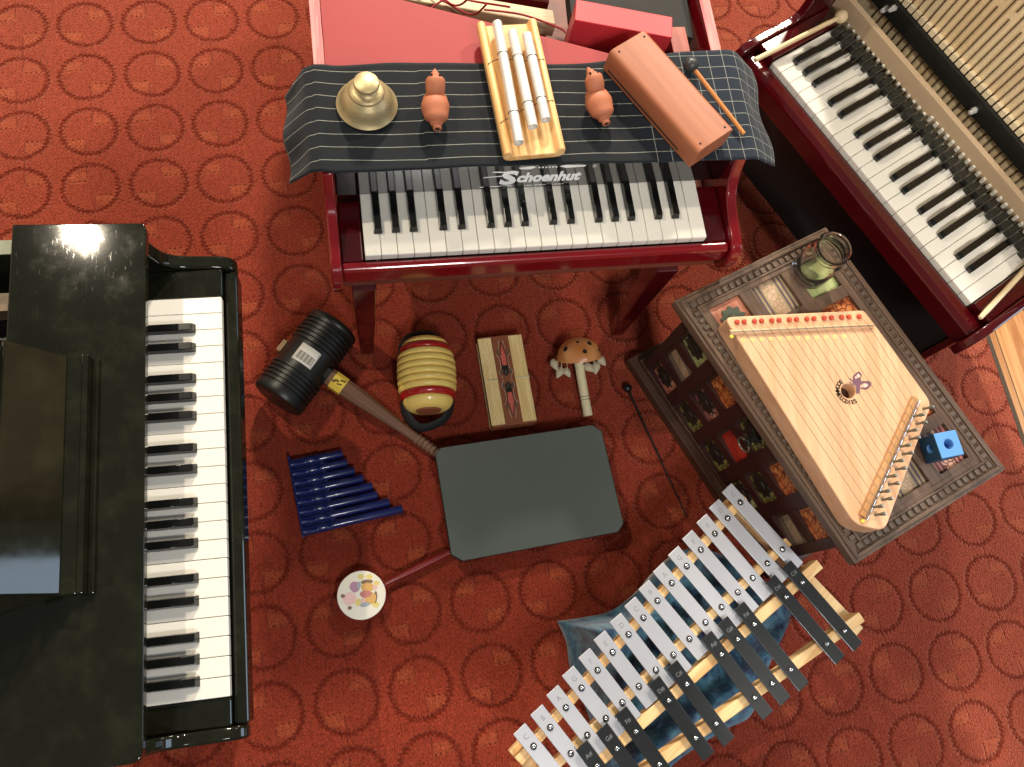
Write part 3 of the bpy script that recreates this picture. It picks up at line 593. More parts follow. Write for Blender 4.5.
# body: corner-true box under the top, with painted lattice on the two visible long/short sides
P=[sk(IN,-IN),sk(CW-IN,-IN),sk(CW-IN,-CL+IN),sk(IN,-CL+IN)]
bm=NB(); prism(bm,P,.012,HT-.0215); link('carcass',bm,M['walnutd'],K)
bm=NB()
for o_,z0,z1 in ((IN-.010,HT-.030,HT-.0225),(IN-.005,HT-.042,HT-.0302),(IN-.010,.026,.040),(.002,.0,.026)):
    prism(bm,[sk(o_,-o_),sk(CW-o_,-o_),sk(CW-o_,-CL+o_),sk(o_,-CL+o_)],z0,z1)
link('side_moulding',bm,M['walnutd'],K,bev=.0015)
sa=math.atan2(-.055,1)   # tilt of the long side against local y
SIDE=[[2,3,4,3,3],[1,6,5,4,1],[0,4,4,2,3]]
zs=[(.262,.205),(.182,.125),(.103,.045)]
ya=[( -.040-.0835*k,-.040-.0835*k-.060) for k in range(5)]
bm=NB(); xp=IN-.009
def sbox(bm,y0,y1,z0,z1,x0,x1): prism(bm,[(x0-y0*.055,y0),(x1-y0*.055,y0),(x1-y1*.055,y1),(x0-y1*.055,y1)],z0,z1)
g=[-IN]+[v for q in ya for v in q]+[-CL+IN]
for k in range(0,len(g),2): sbox(bm,g[k],g[k+1],.040,HT-.042,xp,IN)
h=[.2655]+[v for q in zs for v in q]+[.041]
for (y0,y1) in ya:
    for k in range(0,len(h),2): sbox(bm,y0,y1,h[k+1],h[k],xp+.0006,IN)
link('side_lattice',bm,plain('dark_maroon_lattice','321512',.5),K)
for r,(z1,z0) in enumerate(zs):
    for c,(y0,y1) in enumerate(ya):
        k=SIDE[r][c]; bm=NB(); cy=(y0+y1)/2; cz=(z0+z1)/2
        box(bm,-(z1-z0)/2,(z1-z0)/2,-.030,.030,0,.002); o=link('inlay_panel',bm,PAN[k],K); o.location=(IN-cy*.055-.0005,cy,cz); o.rotation_euler=(R(0),R(-90),sa*-1 if False else -math.atan(-.055)*-1)
        if k in(0,2,4,6): flower(K,IN-cy*.055-.0025,cy,cz,.021,M['motifd'],True)
# ring pull
bm=NB(); xk=xp+.251*.055; lathe(bm,[(.009,0),(.009,.003),(.004,.004),(.004,.010),(.007,.013),(.0075,.016),(.005,.019),(0,.0195)],20,along((xk,-.247,.238),(xk-.1,-.247,.238))); kb=link('knob',bm,M['iron'],K,True)
bm=NB(); tube(bm,[Vector((xk-.012-.004*math.sin(t)*0,-.247+.013*math.sin(t),.228-.013+.013*math.cos(t))) for t in [2*math.pi*i/28 for i in range(29)]],.0018,8); link('ring_pull',bm,M['wire'],K,True)
# ================================================================= zither
ZH=HT+.040
pts=[at(*q,ZH) for q in ((724,317),(864,310),(880,331),(932,403),(885,531),(855,525))]
hole=at(848.5,391,ZH)
T=thing('lap_harp','pale wooden trapezoid lap harp lying flat on the carved cabinet','zither',(hole.x,hole.y,HT-.0))
L2=[(p.x-hole.x,p.y-hole.y) for p in pts]
out=rounded(L2,[.014,.006,.03,.014,.014,.016],5)
hz=.040
bm=NB(); prism(bm,out,.0005,hz); body=link('body',bm,M['spruce'],T,True,.002,3,45)
cut=bmesh.new(); lathe(cut,[(.0115,-.02),(.0115,.02)],40); cme=bpy.data.meshes.new('cutter'); cut.to_mesh(cme); cut.free(); co=bpy.data.objects.new('cutter',cme); col.objects.link(co)
co.matrix_world=Matrix.Translation((hole.x,hole.y,HT+hz)); bm_=body.modifiers.new('hole','BOOLEAN'); bm_.object=co; bm_.solver='EXACT'; body.modifiers.move(1,0)
bpy.context.view_layer.update(); dg=bpy.context.evaluated_depsgraph_get(); me2=bpy.data.meshes.new_from_object(body.evaluated_get(dg)); body.modifiers.clear(); body.data=me2; bpy.data.objects.remove(co)
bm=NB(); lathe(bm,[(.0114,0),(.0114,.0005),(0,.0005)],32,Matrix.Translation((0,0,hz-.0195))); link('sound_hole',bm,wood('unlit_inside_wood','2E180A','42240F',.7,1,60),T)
def zl(x,y,dz=0): p=at(x,y,ZH+dz); return Vector((p.x-hole.x,p.y-hole.y,hz+dz))
# saddle bar at the top, with a groove wire
def bar(p,q,wd,h,name,mat,dz=0):
    p=Vector(p); q=Vector(q); d=(q-p); d.z=0; L=d.length; n_=Vector((-d.y,d.x,0)).normalized()*wd/2
    bm=NB(); z=hz+dz+.0002
    pr_=[(-wd/2,0),(wd/2,0),(wd/2,h*.6),(wd/4,h),(-wd/4,h),(-wd/2,h*.6)]
    A_=[bm.verts.new((p.x+n_.x*a2/(wd/2),p.y+n_.y*a2/(wd/2),z+b2)) for a2,b2 in pr_]; B_=[bm.verts.new((q.x+n_.x*a2/(wd/2),q.y+n_.y*a2/(wd/2),z+b2)) for a2,b2 in pr_]
    bm.faces.new(A_[::-1]); bm.faces.new(B_)
    for i in range(6): bm.faces.new((A_[i],A_[(i+1)%6],B_[(i+1)%6],B_[i]))
    return link(name,bm,mat,T,False,.0006)
s0=zl(729,333); s1=zl(872,326.5); bar(s0,s1,.0085,.005,'saddle_bar',M['spruce'])
bm=NB(); rod(bm,(s0.x,s0.y,hz+.0056),(s1.x,s1.y,hz+.0056),.0009,None,8); link('saddle_wire',bm,M['wire'],T,True)
b0=zl(914,398); b1=zl(861,517); bar(b0,b1,.010,.006,'bridge_bar',M['maplegold'])['label']='golden brown slanted bridge bar'
bm=NB(); n2=(zl(919,401)-zl(914.5,398)); rod(bm,(b0.x+n2.x,b0.y+n2.y,hz+.003),(b1.x+n2.x,b1.y+n2.y,hz+.003),.0009,None,8); link('bridge_wire',bm,M['chrome'],T,True)
bm=NB(); 
for i in range(15):
    t=i/14; x=735+(857-735)*t + (0 if i%2 else 1.6); y=322.5-5.5*t; P=zl(x,y)
    bm=NB(); lathe(bm,[(.0038,0),(.0042,.002),(.0032,.0044),(0,.0049)],16,Matrix.Translation((P.x,P.y,hz))); link('peg',bm,M['peg'],T,True)
    A=zl(741+(866-741)*t,331-5*t); Bq=b1.lerp(b0,.04+.93*t); A.z=hz+.0068; Bz=Vector((Bq.x,Bq.y,hz+.0065))
    Cq=zl(872.5+(920.5-872.5)*t+(-3.5 if i%2 else 2.5),515-(515-409)*t); pin=Vector((Cq.x,Cq.y,hz+.009))
    bm=NB(); tube(bm,[(P.x,P.y,hz+.003),A,Bz,(pin.x,pin.y,hz+.004)],.00034,6); link('string',bm,M['wire'],T,True)
    bm=NB(); lathe(bm,[(.0020,0),(.0020,.009),(.0028,.010),(.0028,.016),(.0020,.0175),(0,.0175)],10,Matrix.Translation((pin.x,pin.y,hz))@Matrix.Rotation(R(26),4,'Y')); link('tuning_pin',bm,M['wire'],T,True)
    if i>0 and i%1==0 and i<13:
        q=zl(743+(844-743)*(i-1)/11.,340-4*t); bm=NB(); lathe(bm,[(.0017,0),(.0030,0),(.0030,.0003),(.0017,.0003),(.0017,0)],14,Matrix.Translation((q.x,q.y,hz+.0003)),0,False); link('yellow_ring',bm,M['bl_y'],T)
for s in (zl(731,337),zl(862,521)):
    bm=NB(); lathe(bm,[(.003,0),(.003,.003),(0,.0035)],12,Matrix.Translation((s.x,s.y,hz))); link('brass_nail',bm,M['gold'],T,True)
# lettering round the hole, printed butterfly
txt='SOOMMELODIES'
for i,ch in enumerate(txt):
    t=R(128+ (300-128)*i/(len(txt)-1)); r=.0182
    text('printed_letter',ch,M['dark'],T,.0092,Matrix.Translation((r*math.cos(t),r*math.sin(t),hz+.0003))@Matrix.Rotation(t+R(90),4,'Z'),.0001,.0003)
def zp(pl,name,mat,dz=.0002):
    bm=NB(); q=[zl(828+x/20.18,370+y/20.18) for x,y in pl]; prism(bm,[(v.x,v.y) for v in q],hz+dz,hz+dz+.00015); return link(name,bm,mat,T)
zp([(530,160),(660,150),(665,220),(700,235),(705,270),(650,300),(640,480),(600,470),(570,490),(560,330),(520,260)],'printed_butterfly',M['purple'])
zp([(500,120),(560,70),(610,30),(660,60),(680,110),(665,160),(650,110),(610,70),(560,110),(530,150),(520,290),(550,340),(520,330),(495,240)],'printed_butterfly',M['purple'],.0005)
zp([(690,225),(840,225),(875,265),(860,320),(800,385),(720,395),(650,370),(665,355),(730,365),(790,345),(815,310),(780,275),(700,270)],'printed_butterfly',M['purple'],.0005)
zp([(545,140),(610,80),(645,115),(620,150),(545,185)],'printed_butterfly',M['pinki'],.0007); zp([(670,310),(740,270),(800,300),(780,340),(720,355),(665,340)],'printed_butterfly',M['pinki'],.0008)
zp([(410,165),(430,160),(520,230),(510,245)],'printed_butterfly',M['purple'],.0004); zp([(420,235),(435,235),(470,280),(510,290),(500,305),(460,295)],'printed_butterfly',M['purple'],.0004)
# ================================================================= jar and blue cube on the cabinet
p=at(807,273,HT); T=thing('glass_jar','small clear glass jar standing open on the far corner of the carved cabinet','jar',(p.x,p.y,HT+.0002)); T.scale=(1.1,1.1,1.13)
bm=NB(); o_=[(0,.001),(.022,0),(.0272,.002),(.029,.006),(.029,.052),(.028,.058),(.0245,.064),(.0243,.067),(.0258,.0682),(.0243,.0695),(.0258,.0722),(.0243,.0735),(.0245,.077),(.0262,.0785),(.0258,.081)]
i_=[(.0235,.0812),(.0225,.078),(.0222,.066),(.0255,.056),(.0267,.05),(.0267,.009),(.022,.0055),(0,.007)]
lathe(bm,o_+i_,48,None,0,False); link('glass',bm,M['glass'],T,True,ang=180)
p=at(949,444,HT+.04); T=thing('painted_cube','small blue cube with round holes beside the lap harp','cube',(p.x,p.y,HT+.0003),R(12))
s=.0198; bm=NB(); box(bm,-s,s,-s,s,0,2*s); body=link('body',bm,[M['bluedie'],M['blueshade']],T,False,.0015)
for f in body.data.polygons: f.material_index=0 if abs(f.normal.z)>.5 else 1  # lit top and shaded sides put in as two blues
cut=bmesh.new(); lathe(cut,[(.0078,.6*s),(.0078,2.5*s)],28); lathe(cut,[(.0078,-.3*s),(.0078,-.0)],28)
for ax in ('X','Y'):
    for sg in (1,-1): lathe(cut,[(.0062,.45*s),(.0062,1.5*s)],28,Matrix.Translation((0,0,s))@Matrix.Rotation(R(90*sg),4,ax))
cme=bpy.data.meshes.new('cutter'); bmesh.ops.recalc_face_normals(cut,faces=cut.faces); cut.to_mesh(cme); cut.free(); co=bpy.data.objects.new('cutter',cme); col.objects.link(co)
bpy.context.view_layer.update(); co.matrix_world=T.matrix_world.copy(); md=body.modifiers.new('h','BOOLEAN'); md.object=co; md.solver='EXACT'; body.modifiers.move(1,0)
bpy.context.view_layer.update(); dg=bpy.context.evaluated_depsgraph_get(); me2=bpy.data.meshes.new_from_object(body.evaluated_get(dg)); body.modifiers.clear(); body.data=me2; bpy.data.objects.remove(co)
# ================================================================= glockenspiel
GZ=.178
a=at(533.5,746.3,GZ); b_=at(740.2,502.4,GZ); ang=frame(a,b_)
T=thing('glockenspiel','glockenspiel of silver and black bars on a pale wooden frame','glockenspiel',(a.x,a.y,0),ang)
Mi=(Matrix.Translation((a.x,a.y,0))@Matrix.Rotation(ang,4,'Z')).inverted()
def gloc(x,y,z): v=Mi@at(x,y,z); return (v.x,v.y)
def rail(p,q,wd,z0,z1,name='rail',mat=None):
    p=Vector((*p,0)); q=Vector((*q,0)); d=(q-p).normalized(); n_=Vector((-d.y,d.x,0))*wd/2
    bm=NB(); prism(bm,[p-n_,q-n_,q+n_,p+n_],z0,z1); return link(name,bm,mat or M['pine'],T,False,.0015)
SLp=[(740.2,502.4),(727.5,518.3),(714.8,533.6),(700.8,549.8),(686.7,566.2),(671.7,583),(657.4,600.7),(643.3,617.8),(628.5,634.5),(612.6,652.3),(597.5,670.2),(581.5,688),(565.9,707.7),(550.2,727.4),(533.5,746.3)]
SRp=[(782.4,549.3),(767.4,563.4),(752.6,577.9),(737.8,592.4),(721.4,607),(705.4,622.5),(689.3,638.9),(673.3,655),(655.8,670.2),(638.8,686.4),(622.3,702.6),(605.8,718.5),(587.2,735.2),(570.7,753.6),(553.5,771)]
BLp=[(802,582.4),(786,597),(754.2,624.4),(737.6,639.5),(721.4,654.5),(686.8,684.5),(668.7,700.7),(635.8,731.7),(616.9,748.7),(597,766)]
BRp=[(844.3,631),(826.5,644),(790.6,670),(772.2,683.9),(754.6,698),(716,723.9),(695.7,738.2),(659.3,764.4),(639,779),(618,794)]
def line(P,x):      # least-squares straight line through the screws, so that every rail runs straight
    n_=len(P); mx=sum(p[0] for p in P)/n_; my=sum(p[1] for p in P)/n_; k=sum((p[0]-mx)*(p[1]-my) for p in P)/sum((p[0]-mx)**2 for p in P); return (x,my+k*(x-mx))
SLq=[gloc(*p,GZ) for p in SLp]; SRq=[gloc(*p,GZ) for p in SRp]; BLq=[gloc(*p,GZ+.010) for p in BLp]; BRq=[gloc(*p,GZ+.010) for p in BRp]
x1=gloc(748,491,GZ-.01)[0]-.012; x2=gloc(822,567,GZ-.005)[0]; x3=gloc(862,618,GZ-.005)[0]
rail(line(SLq,-.03),line(SLq,x1),.015,GZ-.028,GZ-.008); rail(line(SRq,-.03),line(SRq,x1-.004),.015,GZ-.028,GZ-.008)
rail(line(BLq,-.03),line(BLq,x2),.017,GZ-.028,GZ); rail(line(BRq,-.03),line(BRq,x3),.017,GZ-.028,GZ)
rail((x1-.010,.012),(x3-.012,-.285),.022,GZ-.048,GZ-.0283,'end_board'); rail((-.018,.016),(-.022,-.140),.022,GZ-.048,GZ-.0283,'end_board')
names='CDEFGABCDEFGABC'
def bar_(name,p,q,e0,e1,wd,z,th,mat,ltr,lm,rz):
    p=Vector((*p,0)); q=Vector((*q,0)); d=(q-p).normalized(); n_=Vector((-d.y,d.x,0))*wd/2; A_=p-d*e0; B_=q+d*e1
    bm=NB(); prism(bm,[A_-n_,B_-n_,B_+n_,A_+n_],z,z+th); o=link(name,bm,mat,T,False,.0007)
    ra=math.atan2(d.y,d.x)+R(90)
    for s_ in (p,q):
        bm=NB(); lathe(bm,[(.0050,0),(.0050,.0008),(0,.0008)],18,Matrix.Translation((s_.x,s_.y,z+th+.0001))); link('washer',bm,M['blackpaint'],o,True)
        bm=NB(); lathe(bm,[(.0034,.0008),(.0034,.0018),(.0022,.0030),(0,.0034)],18,Matrix.Translation((s_.x,s_.y,z+th+.0001))); link('screw_head',bm,M['chrome'],o,True)
        bm=NB(); lathe(bm,[(.0045,0),(.0045,z-rz-.0001)],12,Matrix.Translation((s_.x,s_.y,rz+.0001))); link('felt_pad',bm,M['felt'],o)
    c=p-d*(e0*.52); text('note_letter',ltr,lm,o,.011 if len(ltr)==1 else .009,Matrix.Translation((c.x,c.y,z+th+.00015))@Matrix.Rotation(ra,4,'Z'),.00008)
for i in range(15): bar_('silver_bar',SLq[i],SRq[i],.032,.038 if i<5 else .032,.0236,GZ-.0035,.0036,M['silverbar'],names[i],M['letter'],GZ-.008)
for i,l in enumerate(('C#','D#','F#','G#','A#','C#','D#','F#','G#','A#')): bar_('black_bar',BLq[i],BRq[i],.036,.032,.0222,GZ+.0065,.0036,M['blackbar'],l,M['letterw'],GZ)
# blue velvet bag stuffed under it
pts=[(557,621,.004),(572,619,.006),(590,616,.01),(610,611,.02),(632,597,.04),(650,582,.06),(664,568,.08),(690,548,.08),(735,560,.08),(775,590,.08),(792,612,.08),(768,668,.08),(752,714,.07),(728,728,.07),(700,745,.07),(672,766,.07),(642,800,.06),(606,790,.04),(590,720,.02),(577,690,.008),(569,664,.004),(566,642,.004)]
W2=[at(*q) for q in pts]; zz=[q[2] for q in pts]; cen=sum(W2,Vector())/len(W2)
T=thing('velvet_bag','crumpled blue marbled velvet bag stuffed under the glockenspiel','bag',(cen.x,cen.y,0))
ring0=smoothpath([Vector((v.x-cen.x,v.y-cen.y,h_)) for v,h_ in zip(W2,zz)]+[Vector((W2[0].x-cen.x,W2[0].y-cen.y,zz[0]))],4)[:-1]; bm=NB(); NR=16; rings=[]
for r in range(NR):
    t=1-r/NR; row=[]
    for v in ring0:
        x=v.x*t; y=v.y*t; k_=min(1,(1-t)*2.6); k_=k_*k_*(3-2*k_)
        z=v.z*(1-k_)+.118*k_+(.0045*math.sin(x*55+1)*math.sin(y*48)+.003*math.sin(x*110+y*80))*min(1,(1-t)*6)*(1-.3*k_)-.004*k_
        row.append(bm.verts.new((x,y,max(.003,min(.1275,z)))))
    rings.append(row)
n=len(ring0); tip=bm.verts.new((0,0,.111))
for r in range(NR-1):
    for k in range(n): bm.faces.new((rings[r][k],rings[r][(k+1)%n],rings[r+1][(k+1)%n],rings[r+1][k]))
for k in range(n): bm.faces.new((rings[NR-1][k],rings[NR-1][(k+1)%n],tip))
bot=[bm.verts.new((v.co.x*.97,v.co.y*.97,.0003)) for v in rings[0]]; bm.faces.new(bot)
for k in range(n): bm.faces.new((rings[0][k],bot[k],bot[(k+1)%n],rings[0][(k+1)%n]))
o=link('bag_cloth',bm,M['velvet'],T,True,ang=180)
# ================================================================= things on the carpet
# rubber hammer
rh=.048; p0=at(276.5,401,rh); p1=at(335,324.5,rh); cen=(p0+p1)/2; ha=frame(p0,p1); Lh=(p1-p0).length
T=thing('rubber_hammer','oversized ribbed black rubber hammer with a brown handle lying on the carpet','hammer',(cen.x,cen.y,0),ha)
prf=[(0,-Lh/2),(rh-.008,-Lh/2),(rh-.002,-Lh/2+.003),(rh,-Lh/2+.008)]
def ribs(x0,x1,n,s):
    o=[]
    for i in range(n):
        a0=x0+(x1-x0)*i/n; a1=x0+(x1-x0)*(i+1)/n; d=a1-a0
        o+=[(rh,a0+d*.12),(rh,a0+d*.62),(rh-.0032,a0+d*.74),(rh-.0032,a1-d*.0)]
    return o
prf+=ribs(-Lh/2+.014,-.024,6,1)+[(rh-.003,-.022),(rh-.003,.022)]+[(rh-.0032,.024)]+ribs(.0245,Lh/2-.012,6,1)+[(rh,Lh/2-.008),(rh-.002,Lh/2-.003),(rh-.008,Lh/2),(0,Lh/2)]
bm=NB(); lathe(bm,prf,48,along((0,0,rh),(1,0,rh))); link('head',bm,M['rubber'],T,True,ang=40)
bm=NB(); 
Mi=(Matrix.Translation((cen.x,cen.y,0))@Matrix.Rotation(ha,4,'Z')).inverted(); he=Mi@at(440,455,.017); hs=Vector((0,-rh+.006,rh)); hd=(he-hs)
def oct_(w,h): return [(-w,-h*.5),(-w*.5,-h),(w*.5,-h),(w,-h*.5),(w,h*.5),(w*.5,h),(-w*.5,h),(-w,h*.5)]
MH=along(hs,he); LHn=hd.length
def loft(bm,secs,M4,mt=0):
    rings=[[bm.verts.new((x,y,z)) for x,y in oct_(w,h)] for z,w,h in secs]; fs=[bm.faces.new(rings[0][::-1]),bm.faces.new(rings[-1])]
    for a_,c_ in zip(rings,rings[1:]): fs+=[bm.faces.new((a_[k],a_[(k+1)%8],c_[(k+1)%8],c_[k])) for k in range(8)]
    for f in fs: f.material_index=mt
    bmesh.ops.transform(bm,matrix=M4,verts=[v for r in rings for v in r])
bm=NB(); secs=[(0,.0155,.0155),(.02,.0155,.0155),(.06,.0150,.0150),(LHn*.68,.0085,.0085),(LHn*.78,.0078,.0078)]
for i in range(6):
    z=LHn*(.79+.034*i); secs+=[(z,.0078,.0078),(z+.002,.0096,.0096),(z+.0045,.0096,.0096),(z+.006,.0080,.0080)]
secs+=[(LHn,.009,.009)]
loft(bm,secs,MH); hn=link('handle',bm,M['brownh'],T,False,.0008)
bm=NB(); loft(bm,[(-.004,.017,.017),(.006,.017,.017),(.006,.0168,.0168)],MH); link('socket_collar',bm,M['rubber'],T,False,.001)
bm=NB(); loft(bm,[(.0145,.0158,.0158),(.0385,.0156,.0156)],MH); link('gold_sticker',bm,M['gold'],hn)['label']='gold foil sticker with brown print'
bm=NB(); q=MH.to_quaternion(); 
for k in range(9):
    c=MH@Vector((0,0,.018+.0022*k)); off=Vector((0,0,.0162)); s_=.0012+.0008*random.random(); yv=(random.random()-.5)*.012
    ax=(q@Vector((1,0,0))); ay=(q@Vector((0,1,0))); ux_=ax if abs(ax.z)<abs(ay.z) else ay
    v=c+off+ux_*yv; box(bm,v.x-s_,v.x+s_,v.y-s_*1.6,v.y+s_*1.6,v.z-.0006,v.z+.0001)
link('sticker_print',bm,M['golddark'],hn)
# barcode label wrapped on the head
bm=NB(); r_=rh-.0028; n=10; A1=[];A2=[]
for i in range(n+1):
    t=R(72+50*i/n); A1.append(bm.verts.new((-.0165,r_*math.cos(t),rh+r_*math.sin(t)))); A2.append(bm.verts.new((.0165,r_*math.cos(t),rh+r_*math.sin(t))))
for i in range(n): bm.faces.new((A1[i],A1[i+1],A2[i+1],A2[i]))
o=link('barcode_label',bm,M['paper'],T,True); md=o.modifiers.new('s','SOLIDIFY'); md.thickness=.0004
for k in range(14):
    t=R(77+42*k/14); bm=NB(); c=Vector((0,(r_+.0004)*math.cos(t),rh+(r_+.0004)*math.sin(t))); w_=.0004+.0005*(k%3); d=Vector((0,-math.sin(t),math.cos(t)))
    x0,x1=(-.0125,.003)
    vs=[bm.verts.new(Vector((x0,0,0))+c-d*w_),bm.verts.new(Vector((x1,0,0))+c-d*w_),bm.verts.new(Vector((x1,0,0))+c+d*w_),bm.verts.new(Vector((x0,0,0))+c+d*w_)]; bm.faces.new(vs)
    link('barcode_line',bm,M['inkg'],o)
bm=NB(); box(bm,-.013,.011,rh-.004,rh+.006,rh-.013,rh+.013); link('handle_end',bm,M['tan'],T,False,.002)['label']='tan wooden handle end at the back of the head'
# ribbed barrel guiro
g0=at(424.5,348,.033); g1=at(428,410,.033); cen=(g0+g1)/2; ga=frame(g0,g1)
T=thing('ribbed_shaker','yellow ribbed barrel shaker with red bands and black strap ends on the carpet','shaker',(cen.x,cen.y,0),ga)
Lg=.118; rg=.0525
def prfl(t): return rg*math.sqrt(max(0,1-(abs(t)*.80)**2.4))
RG=.053
MG=along((0,0,RG*.98),(1,0,RG*.98))
secs=[(-.066,-.0535,'yellow'),(-.0532,-.0405,'redenamel')]+[(-.0402+.0122*k,-.0402+.0122*(k+1)-.0002,'yellow') for k in range(6)]+[(.0333,.0455,'redenamel'),(.0458,.0645,'yellow')]
for x0,x1,mt in secs:
    bm=NB(); pf=[(0,x0)]
    for k in range(7):
        t=k/6; x=x0+(x1-x0)*t; u_=x/.066; r0=RG*(max(0.0,1-abs(u_)**2.8*.60)**.5); gv=.0034*(1-(2*t-1)**2)**.5 if mt!='x' else 0
        pf.append((max(.001,r0-.0034+gv),x))
    pf.append((0,x1)); lathe(bm,pf,48,MG); link({'yellow':'wooden_ring','redenamel':'red_band'}[mt] ,bm,M[mt],T,True,ang=60)
bm=NB(); lathe(bm,[(0,-.068),(.020,-.068),(.024,-.062),(.024,-.050)],32,MG); link('end_disc',bm,M['leather'],T,True); bm=NB(); lathe(bm,[(.024,.05),(.024,.063),(.020,.0675),(0,.0675)],32,MG); link('end_disc',bm,M['leather'],T,True)
for s,tw in ((-1,1),(1,-1)):
    bm=NB(); P=smoothpath([(s*.040,-.040,.040),(s*.062,-.040,.036),(s*.084,-.026,.032),(s*.090,tw*.006,.030),(s*.078,.026,.032),(s*.056,.040,.036),(s*.036,.041,.040)],6)
    tube(bm,P,[.0105]*len(P),10,0,.38); link('strap_loop',bm,M['strap'],T,True)
# reed shaker
z=.032; q=[at(478,339,z),at(521,334,z),at(537,418,z),at(492,427,z)]; cen=(q[0]+q[1]+q[2]+q[3])/4; ra=frame(q[3]+q[2],q[0]+q[1])-R(90)
wx=((q[1]-q[0]).length+(q[2]-q[3]).length)/4; wy=((q[0]-q[3]).length+(q[1]-q[2]).length)/4
T=thing('reed_shaker','flat reed shaker with a brown leather band painted with two lizards, on the carpet','shaker',(cen.x,cen.y,0),ra)
bm=NB(); n=30
for k in range(n):
    x=-wx+wx*2*(k+.5)/n; rod(bm,(x,-wy,z-.003),(x,wy,z-.003),wx/n*1.10,None,8); rod(bm,(x,-wy,.004),(x,wy,.004),wx/n*1.10,None,8)
link('reeds',bm,M['reed'],T,True)
bm=NB(); box(bm,-wx*.97,wx*.97,-wy+.003,wy-.003,.006,z-.005); link('inner_frame',bm,M['leather'],T,bev=.001)
bm=NB(); box(bm,-wx*.98,wx*.98,-wy-.003,-wy+.003,.001,z-.003); link('end_strip',bm,M['leather'],T,bev=.001); bm=NB(); box(bm,-wx*.98,wx*.98,wy-.003,wy+.003,.001,z-.003); link('end_strip',bm,M['leather'],T,bev=.001)
bm=NB(); box(bm,-.0165,.0155,-wy-.0012,wy+.0012,z-.003,z+.0008); lb=link('leather_band',bm,M['leather'],T,bev=.0008)
bm=NB(); box(bm,-wx-.0003,-.018,-.0015,.0015,z-.002,z+.0006); box(bm,.017,wx+.0003,-.0015,.0015,z-.002,z+.0006); link('binding_thread',bm,M['bone'],T)
for s in (1,-1):
    def lz(pts,mat,nm,dz):
        bm=NB(); prism(bm,[(p[0],p[1]*s) for p in pts],z+.0008+dz,z+.0010+dz); link(nm,bm,mat,lb)
    lz([(p_[0]*1.35,p_[1]) for p_ in [(-.0012,.006),(.0012,.006),(.0045,.012),(.0042,.03),(.0048,.044),(.003,.052),(.0015,.066),(0,.074),(-.0015,.066),(-.003,.052),(-.0048,.044),(-.0042,.03),(-.0045,.012)]],M['motifd'],'painted_lizard',0)
    lz([(p_[0]*1.5,p_[1]) for p_ in [(-.0025,.026),(.0025,.026),(.0035,.044),(.002,.052),(0,.070),(-.002,.052),(-.0035,.044)]],M['pinkp'],'painted_lizard',.0003)
    lz([(0,.008),(.0022,.012),(0,.017),(-.0022,.012)],M['olive'],'painted_lizard',.0003)
    bm=NB()
    for sx in (-1,1):
        for y0,k in ((.016,1),(.048,-1)):
            P=smoothpath([(sx*.003,s*y0,z+.0013),(sx*.009,s*(y0+.001),z+.0013),(sx*.0095,s*(y0-k*.005),z+.0013),(sx*.0075,s*(y0-k*.009),z+.0013)],4); tube(bm,P,.0013,6)
    link('painted_legs',bm,M['olive'] ,lb,True)
    bm=NB()
    for k in range(34):
        y=.002+.072*k/33; xx=.0075+.0048*math.exp(-((y-.013)/.006)**2)+.0040*math.exp(-((y-.047)/.005)**2)-.004*max(0,(y-.055)/.02)
        for sx in (-1,1): lathe(bm,[(.0006,0),(.0006,.0003),(0,.0003)],6,Matrix.Translation((sx*xx,s*y,z+.0009)))
    o=link('white_dots',bm,M['dotw'],lb)
# gourd rattle
c0=at(578,352,.033); h1=at(588,416,.008); 
ga=frame(h1,c0)-R(90)
T=thing('gourd_rattle','half gourd rattle with dark spots, hanging seed shells and a pale stick handle','rattle',(c0.x,c0.y,0),ga)
hz_=.033; Mi=(Matrix.Translation((c0.x,c0.y,0))@Matrix.Rotation(ga,4,'Z')).inverted(); hl=Mi@h1
ax=Vector((-.0,.030,.017)).normalized()
MG=Matrix.Translation((0,-.012,hz_-.002))@ax.to_track_quat('Z','Y').to_matrix().to_4x4(); rG=.042
pf=[(rG*math.cos(t)*1.0,.040*math.sin(t)) for t in [R(90*i/10) for i in range(11)]]; pf[-1]=(0,.040)
pin_=[(0,.0365)]+[((rG-.0035)*math.cos(t),.0365*math.sin(t)) for t in [R(90*i/10) for i in range(9,-1,-1)]]
bm=NB(); lathe(bm,pf+pin_,40,MG,0,False); 
rim0=lathe(bm,[(rG-.0035,0),(rG,0)],40,MG,0,False); gb=link('gourd',bm,M['gourd'],T,True,ang=60)
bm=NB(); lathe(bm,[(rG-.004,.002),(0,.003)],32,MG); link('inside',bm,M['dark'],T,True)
for lo,la,r_ in ((-62,38,.0052),(-18,62,.0036),(2,30,.0042),(35,50,.0050),(-100,18,.0040),(62,22,.0035)):
    lo_=R(lo+90); la_=R(la); d=Vector((math.cos(la_)*math.cos(lo_),math.cos(la_)*math.sin(lo_),math.sin(la_)*.9)); 
    bm=NB(); ball(bm,(0,0,0),r_,0,14,(1,1,.18)); bm.transform(MG@Matrix.Translation((d.x*rG*1.0,d.y*rG*1.0,d.z*.0437))@d.to_track_quat('Z','Y').to_matrix().to_4x4()); link('burnt_spot',bm,M['dark'],gb,True)
